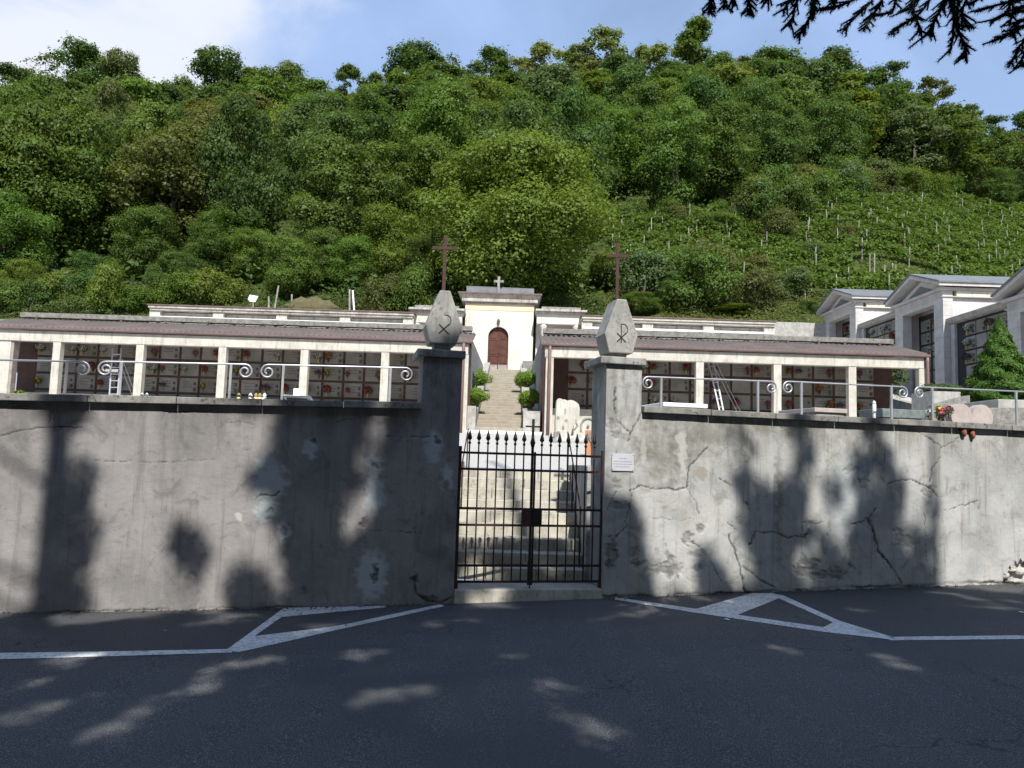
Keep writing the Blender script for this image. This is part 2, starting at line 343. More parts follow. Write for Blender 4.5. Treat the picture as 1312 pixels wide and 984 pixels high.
for gi, grp in enumerate(((0,1,2,3),(4,5,6,7,8))):
    bm = bmesh.new()
    for mi in grp:
        pts = [R(*q) for q in marks[mi]]
        bm.faces.new([bm.verts.new((p.x, p.y, 0)) for p in pts])
    bmesh.ops.triangulate(bm, faces=bm.faces)
    for s in np.arange(-9, 12, .4):
        bmesh.ops.bisect_plane(bm, geom=bm.verts[:]+bm.edges[:]+bm.faces[:], plane_co=(s,0,0), plane_no=(1,0,0))
    for v in bm.verts: v.co.z = road_z(v.co.x) + .004 + .0007*(0)
    bmesh.ops.recalc_face_normals(bm, faces=bm.faces)
    me = bpy.data.meshes.new('road_marking'); bm.to_mesh(me); bm.free(); me.materials.append(M['paint'])
    o = part('road_marking', me, M['paint']); o['kind'] = 'structure'
# a few scraps of paper and leaves on the asphalt
def scrap(px, py, s, mat, label, name='paper_scrap'):
    p = R(px, py); mb = MB(); a = random.random()*3; pts = []
    for q in range(5):
        an = a+q*1.256; pts.append(p + Vector((math.cos(an)*s*random.uniform(.7,1.2), math.sin(an)*s*random.uniform(.7,1.2), .008+.01*random.random())))
    mb.prism(pts, (0,0,.002)); solo(name, mb, mat, label, 'litter')
scrap(931, 795, .03, M['white'], 'small white paper scrap on the asphalt below the right island marking')
scrap(1310, 786, .03, M['white'], 'white paper scrap on the asphalt at the right edge of the photo')
scrap(212, 810, .018, M['woodpale'], 'tiny pale scrap on the road near the left white line')
# ================================================================== FRONT WALL (traced cracks and patches)
def segd(x, y, pl):
    d = np.full(x.shape, 1e9)
    for (a, b), (c, e) in zip(pl[:-1], pl[1:]):
        vx, vy = c-a, e-b; t = np.clip(((x-a)*vx+(y-b)*vy)/(vx*vx+vy*vy+1e-9), 0, 1); d = np.minimum(d, np.hypot(x-a-t*vx, y-b-t*vy))
    return d
CR = [([(-40,562),(0,558),(19,553),(46,549),(66,547),(105,547)],1.0),([(68,526),(63,533),(62,542)],1.1),([(205,523),(217,529),(243,528),(271,527)],1.0),
 ([(121,591),(142,591),(220,592),(280,588)],.6),([(325,640),(331,635),(350,636),(358,630)],1.2),([(495,559),(520,560),(548,559)],.9),
 ([(531,740),(533,761),(545,769),(564,772),(577,767),(584,766)],1.6),([(290,542),(306,541),(322,543)],.7),([(430,540),(455,536)],.6),([(470,678),(500,681),(540,683)],.5),
 ([(788,496),(787,521),(791,540),(801,550),(809,553),(818,537),(820,531)],1.3),([(809,553),(804,566)],1.0),([(790,578),(786,590)],.7),
 ([(807,629),(821,622),(842,626),(867,629),(880,624),(883,600),(895,584),(908,572)],1.3),([(880,625),(892,644),(895,657)],1.0),
 ([(886,692),(908,714),(917,733),(924,745)],.9),([(933,685),(943,707),(949,729),(955,758)],1.6),([(952,726),(968,739),(993,753)],1.3),
 ([(960,698),(968,682),(993,682),(1009,688),(1032,689),(1040,671),(1056,668)],1.2),([(933,670),(941,676)],.9),([(921,612),(935,623)],1.1),([(955,645),(961,648)],.9),
 ([(1090,671),(1106,670),(1113,663),(1123,651)],1.3),([(1112.5,666),(1121,685),(1124.5,704),(1137,720),(1156,747)],2.0),
 ([(1137,619),(1156,614),(1175,618),(1194,625),(1200,635)],1.2),([(1165,550),(1187,559),(1206,572.5),(1219,567),(1228,561)],.9),
 ([(1206,573),(1203,588),(1194,600),(1192,616)],1.0),([(1233,647),(1247,644),(1254,640)],1.2),([(1184,657),(1187.5,695),(1187,723)],.7),([(1032,689),(1028,676)],.8),
 ([(836,664),(870,667),(885,664)],.5),([(778,655),(784,640),(790,630)],.9),([(787,690),(800,675),(806,650),(810,632)],.9),([(850,690),(862,720),(870,742)],.6),
 ([(1210,655),(1225,651),(1233,647)],.7),([(1010,555),(1000,548)],.5),([(1245,640),(1256,655)],.5)]
BASE = [([(770,764),(800,764),(850,762),(905,761),(960,759),(1030,756),(1090,752),(1160,751),(1230,747),(1290,746)],2.0),([(0,786),(150,782),(300,779),(470,778)],.8)]
# cx, cy, rx, ry
PATCH = [(345,617,23,35),(344,655,16,16),(397,575,10,16),(364,679,9,13),(482,635,14,26),(476,735,21,32),(556,575,11,22),(573,610,8,16),(478,600,9,18),(1090,640,30,55)]
HOLE = [(480.6,737,5,13,1),(466,670,6,5,1),(532,742,4,7,1),(402,565,4,2.5,.8),(345,652,5,3,.7),(342,664,3,2,.7),(364,678,5,5,.6),(478,594,4,5,.5),(558,567,4,6,.8),(390,756,3,5,.5),(410,702,3,3,.5),
 (782,710,9,22,.9),(858,728,17,13,.75),(818,722,13,6,.7),(883,691,6,8,.8),(897,678,4,8,.7),(1032,728,15,12,.75),(1048,738,14,7,.7),(1071,736,12,9,.75),(1108,616,9,7,.6),(1090,602,12,4,.5),(795,648,11,5,.6),(792,620,7,6,.6),
 (1160,694,16,7,.45),(1152,684,6,6,.5),(1192,630,8,8,.5),(839,725,5,5,.6),(895,728,6,4,.6),(783,545,8,6,.55),(790,556,7,4,.5),(812,708,6,8,.5),(893,709,12,5,.5),(1035,671,10,3,.7),(548,768,14,4,.8),(570,621,5,8,.6),(1091,728,5,4,.5)]
PALE = [(307,663,5,5,1),(875,585,5,34,.8),(870,560,6,8,.8),(825,575,5,22,.6),(899,606,9,9,-.9),(905,595,11,12,.5),(900,590,6,6,.5),(815,545,16,20,.5),(840,640,30,14,.45),(870,636,25,14,.5),(155,545,6,10,.35),(900,660,20,30,.4),(835,655,18,20,.35)]
STAIN = [(850,580,45,48,.95),(900,560,55,26,.7),(960,545,60,24,.6),(1060,548,90,20,.55),(150,545,30,14,.3),(940,560,25,50,.45),(998,640,5,110,.75),(455,640,8,120,.35),(1070,575,10,50,.5),(1085,625,8,70,.35),(795,600,25,20,.4),(792,655,20,20,.35)]
def wnoise(x, z, s, seed):
    r = np.zeros(x.shape); rg = np.random.default_rng(seed)
    for k in range(14):
        a = rg.uniform(0, 6.28); f = s*rg.uniform(.5, 2.6); r += np.sin((x*np.cos(a)+z*np.sin(a))*f + rg.uniform(0, 6.28) + 1.5*np.sin(x*f*.4+z*f*.7+k))/(1+k*.15)
    return r/4.0
def wallmesh(name, u0, u1, top, mat, step=.012, hole=None, thick=.5):
    nu = max(2, int((u1-u0)/step)+1); nz = int(2.9/step)+1
    U = np.linspace(u0, u1, nu)[:,None]*np.ones((1,nz)); Zt = np.array([top(u) for u in U[:,0]])[:,None]; Z = -.45 + (Zt+.45)*np.linspace(0, 1, nz)[None,:]
    X = G0.x + WD.x*U; Y = G0.y + WD.y*U
    v = np.stack([X-EYE.x, Y-EYE.y, Z-EYE.z], -1); zc = v@np.array(fw); px = CX+F*(v@np.array(RT))/zc; py = CY-F*(v@np.array(UP))/zc
    nx = px + 1.6*wnoise(U, Z, 22, 1) + .9*wnoise(U, Z, 70, 2); ny = py + 1.6*wnoise(U, Z, 22, 3) + .9*wnoise(U, Z, 70, 4)
    crack = np.zeros(px.shape)
    for pl, w in CR: crack = np.maximum(crack, np.clip(1.25 - segd(nx, ny, pl)/(w*.85), 0, 1)*min(1, .5+w*.35)*np.clip(.85+.5*wnoise(U, Z, 12, 7), .2, 1))
    for pl, w in BASE: crack = np.maximum(crack, np.clip(1.3 - segd(nx, ny*1.0, pl)/w, 0, 1)*np.clip(.6+wnoise(U, Z, 5, 9), 0, 1))
    def ell(lst, edge, amp):
        r = np.zeros(px.shape)
        for e in lst:
            g = amp*(1.5+.22*min(e[2], e[3])); d = np.hypot((px-e[0]+g*(wnoise(U, Z, 16, int(e[0]))+.8*wnoise(U, Z, 45, int(e[0])+1)))/e[2], (py-e[1]+g*(wnoise(U, Z, 16, int(e[1])+5)+.8*wnoise(U, Z, 45, int(e[1])+6)))/e[3]); val = e[4] if len(e) > 4 else 1
            k = np.clip((1.15-d)/edge, 0, 1); r = np.where(np.abs(k*val) > np.abs(r), k*val, r)
        return r
    patch = ell(PATCH, .5, 1.2); hl = ell(HOLE, .35, 1.5)*np.clip(.72+.6*wnoise(U, Z, 38, 77), .1, 1); pale = ell(PALE, .4, 1.0); stain = ell(STAIN, .9, 1.5)*np.clip(.8+.5*wnoise(U, Z, 9, 78), .2, 1)
    rough = wnoise(U, Z, 6, 21)*.004 + wnoise(U, Z, 30, 22)*.0012
    dd = crack*.012 + hl*.022 - np.abs(patch)*.003 + rough
    P3 = np.stack([X + WN.x*dd, Y + WN.y*dd, Z], -1).reshape(-1, 3)
    idx = np.arange(nu*nz).reshape(nu, nz); q = np.stack([idx[:-1,:-1], idx[1:,:-1], idx[1:,1:], idx[:-1,1:]], -1).reshape(-1, 4)
    if hole is not None:
        fx = px.reshape(-1)[q].mean(1); fy = py.reshape(-1)[q].mean(1); q = q[~hole(fx, fy)]
    # closing box behind, sharing nothing but the outline
    nb = len(P3); box = []
    for (u, z, d) in ((u0,-.45,0),(u1,-.45,0),(u1,top(u1),0),(u0,top(u0),0),(u0,-.45,thick),(u1,-.45,thick),(u1,top(u1),thick),(u0,top(u0),thick)): box.append(W(u, z, d))
    me = bpy.data.meshes.new(name); av = np.vstack([P3, np.array([tuple(b) for b in box])])
    fs = q.tolist() + [[nb+0,nb+3,nb+7,nb+4],[nb+1,nb+5,nb+6,nb+2],[nb+3,nb+2,nb+6,nb+7],[nb+4,nb+7,nb+6,nb+5]]
    me.from_pydata(av.tolist(), [], fs); me.materials.append(mat)
    for nm, ar in (('crack',crack),('patch',patch),('hole',hl),('pale',pale),('stain',stain)):
        at = me.attributes.new(nm, 'FLOAT', 'POINT'); at.data.foreach_set('value', np.concatenate([ar.reshape(-1), np.zeros(8)]).astype(np.float32))
    for p in me.polygons: p.use_smooth = len(fs)-4 > p.index
    return me
def wallmat(name, c1, c2, warm, patchc, dark):
    m, t, b = newmat(name); p = t.nodes.new('ShaderNodeNewGeometry').outputs['Position']
    def A(n): a = t.nodes.new('ShaderNodeAttribute'); a.attribute_name = n; return a.outputs['Fac']
    c = mixc(t, rng(t, noise(t, p, 1.6, 6, .65), .35, .65), c1, c2)
    c = mixc(t, rng(t, noise(t, mapv(t, p, (5,5,.5)), 1.4, 5, .6), .5, .75, 0, .45), c, warm)
    c = mixc(t, rng(t, noise(t, mapv(t, p, (6,6,.35)), 2.6, 4, .6), .52, .72, 0, .45), c, dark)
    c = mixc(t, rng(t, noise(t, p, 9, 8, .75, .5), .55, .72, 0, .5), c, dark)
    c = mixc(t, rng(t, noise(t, p, 60, 4, .7), .58, .75, 0, .35), c, dark)
    def mul(a, k):
        n = t.nodes.new('ShaderNodeMath'); n.operation = 'MULTIPLY'; t.links.new(a, n.inputs[0]); n.inputs[1].default_value = k; return n.outputs[0]
    c = mixc(t, mul(A('stain'), .92), c, dark)
    c = mixc(t, rng(t, noise(t, p, 3.2, 9, .72, 1.2), .52, .66, 0, .5), c, dark)
    c = mixc(t, rng(t, noise(t, p, 2.4, 7, .7, .8), .6, .7, 0, .45), c, warm)
    sx = t.nodes.new('ShaderNodeSeparateXYZ'); t.links.new(p, sx.inputs[0]); gt = rng(t, sx.outputs[2], 1.35, 2.15); gn = rng(t, noise(t, mapv(t, p, (3,3,.6)), 1.8, 6, .7), .42, .62)
    mm = t.nodes.new('ShaderNodeMath'); mm.operation = 'MULTIPLY'; t.links.new(gt, mm.inputs[0]); t.links.new(gn, mm.inputs[1]); c = mixc(t, mul(mm.outputs[0], .55), c, dark)
    c = mixc(t, mul(A('patch'), .85), c, patchc)
    pa = rng(t, A('pale'), 0, 1); c = mixc(t, mul(pa, .6), c, (.5,.49,.45))
    ng = rng(t, A('pale'), -1, 0, 1, 0); c = mixc(t, mul(ng, .7), c, (.26,.23,.18))
    c = mixc(t, mul(A('hole'), .8), c, (.07,.065,.06))
    c = mixc(t, A('crack'), c, (.025,.022,.02))
    t.links.new(c, b.inputs['Base Color']); b.inputs['Roughness'].default_value = .92; b.inputs['Specular IOR Level'].default_value = .2
    ad = t.nodes.new('ShaderNodeMath'); ad.operation = 'ADD'; t.links.new(noise(t, p, 45, 6, .7), ad.inputs[0]); t.links.new(noise(t, p, 7, 4), ad.inputs[1])
    bump(t, b, ad.outputs[0], .35, .012); return m
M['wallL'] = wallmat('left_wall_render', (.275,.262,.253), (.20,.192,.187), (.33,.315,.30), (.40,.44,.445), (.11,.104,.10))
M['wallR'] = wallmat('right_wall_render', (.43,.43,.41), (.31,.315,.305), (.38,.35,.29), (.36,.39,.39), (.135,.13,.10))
uLL = -9.5; uL0 = uz(540,520)[0]; uL1 = uz(585,660)[0]; uR0 = uz(773.5,660)[0]; uR1 = uz(822,500)[0]; uRR = 10.5
def lin(a, b):
    (ua, za), (ub, zb) = a, b; return lambda u: za+(u-ua)*(zb-za)/(ub-ua)
topL = lin(uz(0,504), uz(535,516)); topR = lin(uz(828,521), uz(1308,545.5))
cornerhole = lambda x, y: (((x-1318)/33)**2 + ((y-752)/36)**2) < 1 + .15*np.sin(x*.9)
wl = root('retaining_wall', W((uLL+uL0)/2, 0), 'dull grey rendered wall left of the gate, with bluish cement patches', 'wall')
wr = root('retaining_wall', W((uR1+uRR)/2, 0), 'pale cracked rendered wall right of the gate, with long branching cracks', 'wall')
def addmesh(name, me, r):
    me.transform(Matrix.Translation(-ORG[r.name])); return part(name, me, None, r)
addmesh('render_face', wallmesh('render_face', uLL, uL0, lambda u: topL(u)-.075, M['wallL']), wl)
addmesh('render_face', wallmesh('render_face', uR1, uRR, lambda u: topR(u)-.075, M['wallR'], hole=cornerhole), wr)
def coping(u0, u1, top, r, over):
    k = int((u1-u0)/.9)+1; mb = MB()
    for i in range(k):
        a = u0+(u1-u0)*i/k+.003; b = u0+(u1-u0)*(i+1)/k-.003; j = random.uniform(-.004,.004)
        mb.hexa([W(a,top(a)-.072,-over+j),W(b,top(b)-.072,-over+j),W(b,top(b)-.072,.55),W(a,top(a)-.072,.55),W(a,top(a)+j,-over+j),W(b,top(b)+j,-over+j),W(b,top(b)+.003,.55),W(a,top(a)+.003,.55)])
    part('coping', mb, M['concrete'], r, bevel=.008)
coping(uLL, uL0-.003, topL, wl, .085); coping(uR1+.003, uRR, topR, wr, .085)
# exposed rubble in the corner hole
rub = MB(); random.seed(5)
for cx_, cy_, sx, sz in ((1296,722,.11,.055),(1312,712,.10,.05),(1290,738,.10,.05),(1305,745,.12,.035),(1312,733,.10,.06),(1330,725,.13,.09),(1328,750,.15,.06),(1300,731,.09,.03)):
    u_, z_ = uz(cx_, cy_); bm = bmesh.new(); bmesh.ops.create_icosphere(bm, subdivisions=2, radius=1)
    vs = [W(u_+v.co.x*sx*(1+random.uniform(-.12,.12)), z_+v.co.z*sz*(1+random.uniform(-.15,.15)), .075+v.co.y*.075) for v in bm.verts]
    rub.add(vs, [[q.index for q in f.verts] for f in bm.faces]); bm.free()
rub.hexa([W(uz(1280,740)[0],-.3,.10),W(uRR,-.3,.10),W(uRR,-.3,.3),W(uz(1280,740)[0],-.3,.3),W(uz(1280,740)[0],.7,.10),W(uRR,.7,.10),W(uRR,.7,.3),W(uz(1280,740)[0],.7,.3)])
part('exposed_rubble', rub, M['stone'], wr)
for cx_, cy_, s in ((1232,552,.036),(1243.5,555,.03)):
    u_, z_ = uz(cx_, cy_); mb = MB(); mb.tube([W(u_,z_+.02,.02), W(u_,z_,-.03), W(u_+.004,z_-.045,-.045), W(u_+.004,z_-.075,-.03)], [s,s*1.1,s*.8,s*.3], 9)
    part('clay_stub', mb, M['clay'], wr, True)
# ================================================================== GATE PILLARS
def pillar(u0, u1, ztop, wm, label, fx, capu, neck, mid, topw, crossx, crossy, armx, army):
    r = root('gate_pillar', W((u0+u1)/2, 0), label, 'pillar')
    addmesh('shaft', wallmesh('shaft', u0, u1, lambda u: ztop, wm, thick=.52), r)
    cz = ztop + .004; mb = MB(); mb.wbox(capu[0], capu[1], -.06, .60, cz, cz+.085); part('cap', mb, M['capstone'], r, bevel=.01)
    dm = .24; z0 = cz+.085; uc = fx
    def ring(w, z, d=None): d = d or w; return [W(uc-w,z,dm-d),W(uc+w,z,dm-d),W(uc+w,z,dm+d),W(uc-w,z,dm+d)]
    zn = z0+neck[1]; zm = zn+mid[1]; zt = zm+topw[1]
    mb = MB(); mb.hexa(ring(neck[0], z0) + ring(neck[0], zn+.002)); part('neck', mb, M['capstone'], r, bevel=.006)
    mb = MB(); mb.prism([W(uc+a, z, .06) for a, z in ((-mid[2],zn),(mid[2],zn),(mid[0],zm),(topw[0],zt),(-topw[0],zt),(-mid[0],zm))], WN*.36)
    fin = part('finial', mb, M['finial'], r, bevel=.012)
    def surf(du, z):
        if z <= zm: w = mid[2]+(mid[0]-mid[2])*(z-zn)/(zm-zn)
        else: w = mid[0]+(topw[0]-mid[0])*(z-zm)/(zt-zm)
        return W(uc+du, z, .0585)
    em = MB()
    def stroke(a, b, w=.010, n=6):
        for i in range(n):
            p = [a[0]+(b[0]-a[0])*i/n, a[1]+(b[1]-a[1])*i/n]; q = [a[0]+(b[0]-a[0])*(i+1)/n, a[1]+(b[1]-a[1])*(i+1)/n]
            em.bar(surf(p[0], zm+p[1]), surf(q[0], zm+q[1]), w, .006, WN)
    s = .009
    stroke((-.055,.012),(.055,-.09), .013); stroke((.055,.02),(-.055,-.09), .013)
    if label.startswith('pale'): stroke((-.006,.125),(0,-.10))
    arc = [(.0,.125),(.035,.122),(.064,.10),(.075,.065),(.070,.035),(.05,.005)]
    for a, b in zip(arc[:-1], arc[1:]): stroke(a, b, .009, 2)
    part('emblem', em, M['groove'], fin)
    c0 = W(uc, zt-.03, dm); ct = P(*crossy, c0.y); tt = Vector((ct.x, c0.y, ct.z)); al = P(armx[0], army, c0.y); ar = P(armx[1], army, c0.y)
    mb = MB(); mb.bar(c0, tt, .038, .016, WN); part('cross', mb, M['rust'], r, bevel=.002).name
    mb = MB(); zc = (al.z+ar.z)/2; mb.bar(Vector((al.x, c0.y-.002, zc)), Vector((ar.x, c0.y-.002, zc)), .018, .036, Vector((0,0,1))); part('cross_arm', mb, M['rust'], r, bevel=.002)
    return r
ztL = uz(565,459)[1]; ztR = uz(800,468)[1]
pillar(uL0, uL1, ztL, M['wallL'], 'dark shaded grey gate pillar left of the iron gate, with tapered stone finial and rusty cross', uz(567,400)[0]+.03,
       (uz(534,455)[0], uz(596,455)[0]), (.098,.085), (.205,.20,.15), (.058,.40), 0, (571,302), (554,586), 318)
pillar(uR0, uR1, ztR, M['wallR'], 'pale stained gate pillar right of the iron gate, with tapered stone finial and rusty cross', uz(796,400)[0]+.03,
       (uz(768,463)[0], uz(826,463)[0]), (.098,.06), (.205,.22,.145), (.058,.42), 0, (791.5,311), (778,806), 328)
# plaque on the right pillar
u0_, z0_ = uz(783,603); u1_, z1_ = uz(811.5,582)
pr = root('wall_plaque', W((u0_+u1_)/2, z0_, -.012), 'small silver plaque with lines of lettering screwed to the right gate pillar', 'plaque')
mb = MB(); mb.wbox(u0_, u1_, -.022, -.014, z0_, z1_); part('plate', mb, M['plaque'], pr, bevel=.002)
mb = MB(); random.seed(9); w_ = u1_-u0_; h_ = z1_-z0_
for row, (a, b) in enumerate(((.33,.68),(.08,.95),(.05,.97),(.12,.9))):
    zz = z1_ - h_*(.27+.15*row+(.03 if row else 0)); x = a
    while x < b:
        l = random.uniform(.03,.09); 
        if x+l > b: break
        mb.wbox(u0_+w_*x, u0_+w_*(x+l), -.0235, -.0221, zz-.004, zz+.004); x += l+.018
    part('text_line', mb, M['ink'], pr); mb = MB()
mb = MB()
for a in (.04,.96):
    for b in (.07,.93): mb = MB(); mb.lathe(W(u0_+w_*a, z0_+h_*b-.003, -.0235), [(.004,0),(.004,.006)], 8); part('screw', mb, M['iron'], pr)
# ================================================================== IRON GATE
gd = .07
gu0 = uz(587,650,gd)[0]-.0; gu1 = uz(771,650,gd)[0]; ucn = uz(681,640,gd)[0]
zr = [1.63,1.45,1.02,.84,.40,.225]; zfoot = .165
def leafgate(a, b, label, left):
    r = root('gate_leaf', W(a if left else b, zfoot, gd), label, 'gate')
    hs = a if left else b
    mb = MB(); mb.bar(W(hs,zfoot,gd), W(hs,1.70,gd), .034, .034, WN); mb.lathe(W(hs,zfoot-.01,gd),[(.028,0),(.03,.06),(.02,.1)],8); part('hinge_stile', mb, M['dkrust'], r)
    for z in zr:
        mb = MB(); mb.bar(W(a,z,gd), W(b,z,gd), .014, .026, Vector((0,0,1))); part('rail', mb, M['dkrust'] if z < 1.5 else M['iron'], r)
    n = 7; cs = b if left else a; pit = (b-a)/8.0
    for i in range(n):
        u = a + pit*(i+1); mb = MB(); mb.tube([W(u,zr[-1]-.01,gd), W(u,1.74,gd)], .0085, 7); part('bar', mb, M['dkrust'], r, True)
        mb = MB(); t0 = W(u,0,gd)
        mb.lathe(t0, [(.009,1.725),(.016,1.735),(.016,1.748),(.008,1.755),(.009,1.768),(.026,1.79),(.021,1.815),(.003,1.885)], 8); part('spear_tip', mb, M['iron'], r, True)
    mb = MB()
    if left:
        mb.bar(W(cs-.004,.20,gd), W(cs-.004,2.03,gd), .026, .026, WN); part('closing_stile', mb, M['iron'], r)
        mb = MB(); mb.bar(W(cs-.09,1.945,gd), W(cs+.082,1.945,gd), .018, .022, WN); part('cross_arm', mb, M['iron'], r)
        mb = MB(); mb.lathe(W(cs-.004,0,gd), [(.014,1.70),(.03,1.765),(.02,1.80),(.013,1.86)], 8); part('spear_tip', mb, M['iron'], r, True)
        mb = MB(); mb.wbox(cs-.115, cs-.004, gd-.03, gd-.014, .83, 1.03); part('lock_plate', mb, M['rust'], r, bevel=.003)
        mb = MB(); mb.wbox(cs-.03, cs+.025, gd-.032, gd-.014, .19, .46); mb.bar(W(cs,.15,gd-.02), W(cs,.3,gd-.02), .014, .014, WN); part('drop_bolt', mb, M['iron'], r, bevel=.002)
    else:
        mb.bar(W(cs+.026,.20,gd), W(cs+.026,1.66,gd), .02, .024, WN); part('closing_stile', mb, M['iron'], r)
        mb = MB(); mb.wbox(cs+.002, cs+.118, gd-.034, gd-.014, .832, 1.028); part('lock_case', mb, M['iron'], r, bevel=.004)
leafgate(gu0, ucn, 'left leaf of the black iron spear gate, carrying the tall cross and rusty lock plate', True)
leafgate(ucn, gu1, 'right leaf of the black iron spear gate, with dark lock case at its closing edge', False)
# ================================================================== LOWER STEPS
SX0, SX1 = -.70, .93
st = root('stone_steps', (.1, 9.3, 0), 'worn pale stone steps climbing behind the iron gate', 'steps')
mb = MB(); mb.wbox(uL1+.004, uR0-.004, -.02, .66, -.3, .155); part('threshold', mb, M['step'], st, bevel=.012)
for k in range(1, 10):
    mb = MB(); y = 9.36+.315*(k-1); z = .155+.14*k; n = 3; j = random.random()
    cuts = [SX0, SX0+.45+.2*j, SX0+1.05+.15*j, SX1] if k % 2 else [SX0, SX0+.75+.2*j, SX1]
    for a, b in zip(cuts[:-1], cuts[1:]):
        dz = random.uniform(-.004,.004); dy = random.uniform(-.008,.008)
        mb.box(a+.002, b-.002, y+dy, y+.36, z-.15, z+dz)
    part('step', mb, M['step'], st, bevel=.012)
def flank(label, x0, x1, y0, y1, zb, z0, z1, mat, cap=True):
    mb = MB(); mb.hexa([(x0,y0,zb),(x1,y0,zb),(x1,y1,zb),(x0,y1,zb),(x0,y0,z0),(x1,y0,z0),(x1,y1,z1),(x0,y1,z1)])
    r = solo('flank_wall', mb, mat, label, 'wall', bevel=.01, org=(x0, y0, zb)); return r
flank('low grey wall along the left side of the lower steps', SX0-.3, SX0-.003, 9.13, 12.3, -.2, 1.50, 1.50, M['lightconc'])
flank('low shaded wall along the right side of the lower steps', SX1+.003, SX1+.3, 9.42, 12.4, -.2, 1.52, 1.50, M['lightconc'])
for (xx, lab) in ((SX0+.05,'thin rusty handrail along the left side of the lower steps'),(SX1-.05,'thin rusty handrail along the right side of the lower steps')):
    r = root('handrail', (xx, 9.8, .3), lab, 'handrail'); mb = MB()
    mb.tube([(xx,9.55,.98),(xx,12.0,2.0)], .010, 7); part('rail', mb, M['dkrust'], r, True)
    for y in (9.6, 10.9, 11.95):
        mb = MB(); zz = .98+(y-9.55)*.416; mb.tube([(xx,y,.155+max(0,(y-9.36))*.44),(xx,y,zz)], .01, 6); part('rail_post', mb, M['dkrust'], r, True)
# ================================================================== LOWER TERRACE GROUND
def tz(y): return 1.415 + max(0, y-12.0)*.0612
tg = MB()
def strip(x0, x1, n, ystart):
    for i in range(n):
        a = x0+(x1-x0)*i/n; b = x0+(x1-x0)*(i+1)/n; ya = max(ystart(a), 0); yb = max(ystart(b), 0); ys = [None, 12.0, 20, 31]
        pa = ya; pb = yb
        for y in (12.0 if max(ya, yb) < 12 else None, 20, 26, 31):
            if y is None: continue
            tg.add([(a,pa,tz(pa)),(b,pb,tz(pb)),(b,y,tz(y)),(a,y,tz(y))], [(0,1,2,3)]); pa = pb = y
wy = lambda x: (G0 + WD*((x-G0.x)/WD.x)).y + .42
strip(-30, SX0-.3, 24, wy); strip(SX1+.3, 30, 24, wy); strip(SX0-.3, SX1+.3, 1, lambda x: 12.15)
setting('terrace_ground', tg, M['gravel'])
# ================================================================== RAILINGS
def railing(label, xa, xb, ya, yb, posts, sa, sb):
    d = .30; ua, za = uz(xa, ya, d); ub, zb = uz(xb, yb, d)
    r = root('scroll_railing', W((ua+ub)/2, (za+zb)/2-.35, d), label, 'railing', 'scroll railings on the front wall')
    zf = lambda u: za+(u-ua)*(zb-za)/(ub-ua)
    def spiral(u, sgn):
        pts = []; R0 = .078
        for i in range(30):
            t = i/29; a = math.pi/2 - t*2*math.pi*1.45; rr = R0*(1-.72*t); pts.append(W(u+sgn*(rr*math.cos(a)), zf(u)-R0+rr*math.sin(a), d))
        return pts
    pts = [W(ua, za, d), W(ub, zb, d)]
    if sa: sp = spiral(ua+.075, -1); pts = sp[::-1] + [pts[1]]
    if sb: sp = spiral(ub-.075, 1); pts = pts[:-1] + sp
    mb = MB(); k = len(pts); rad = [.0105]*k
    mb.tube(pts, rad, 7); part('top_rail', mb, M['galv'], r, True)
    for px in posts:
        u = uz(px, (ya+yb)/2+15, d)[0]; mb = MB(); z1 = zf(u)-.006; z0 = (topL if u < 0 else topR)(u)
        mb.bar(W(u, z0-.02, d), W(u, z1, d), .024, .024, WN); part('post', mb, M['galv'], r)
railing('scroll railing at the left edge of the photo, before the left ladder', -60, 116, 460, 463.5, [-20, 85], False, True)
railing('scroll railing in front of the left ladder', 126, 324, 463, 467, [155, 295.5], True, True)
railing('scroll railing beside the left gate pillar', 334.6, 529, 467, 471.5, [362.5, 500], True, True)
railing('scroll railing beside the right gate pillar', 823, 995, 482.5, 489, [847, 971], True, True)
railing('scroll railing before the right end of the right portico', 1003, 1163, 488.5, 496, [1026.7, 1142], True, True)
railing('scroll railing at the right edge of the photo by the heart shaped headstone', 1171.5, 1400, 495.5, 506, [1194.5, 1302, 1395], True, False)
# ================================================================== NICHES AND FLOWERS
slabM = {}
def slabmesh(w, h, t, v):
    key = (w, h, v)
    if key in slabM: return slabM[key]
    mb = MB(); mb.box(-w/2, w/2, -t, 0, -h/2, h/2); me = mb.mesh('niche_slab', M['slab2'] if v % 4 == 3 else M['slab'])
    random.seed(v*7+1); im = MB()
    if v % 5 != 4:
        x0 = random.choice((-.22, -.05, -.15))*w/.7
        for k in range(random.choice((2,3,3))):
            x = x0; zz = .13-.1*k+random.uniform(-.02,.02)
            while x < x0+.3:
                l = random.uniform(.03,.09); im.box(x, x+l, -t-.006, -t-.001, zz*h/.55-.012, zz*h/.55+.012); x += l+.018
        im.lathe((w*.33, -t-.004, h*.12), [(.001,-.06),(.04,-.04),(.05,0),(.04,.04),(.001,.06)], 8)
        for sx in (-1, 1): im.box(sx*w*.44-.012, sx*w*.44+.012, -t-.012, -t-.001, h*.4-.012, h*.4+.012)
        im.box(w*.30, w*.40, -t-.08, -t-.001, -h*.42, -h*.18)
    slabM[key] = (me, im.mesh('inscription', M['letters'])); return slabM[key]
def addslab(r, loc, w, h, v, rz=0, t=.03):
    me, im = slabmesh(w, h, t, v); org = ORG[r.name]
    o = bpy.data.objects.new('niche_slab', me); COL.objects.link(o); o.parent = r; o.location = Vector(loc)-org; o.rotation_euler = (0,0,rz)
    if v % 5 == 4: return
    q = bpy.data.objects.new('inscription', im); COL.objects.link(q); q.parent = o
FLW = {}; random.seed(3)
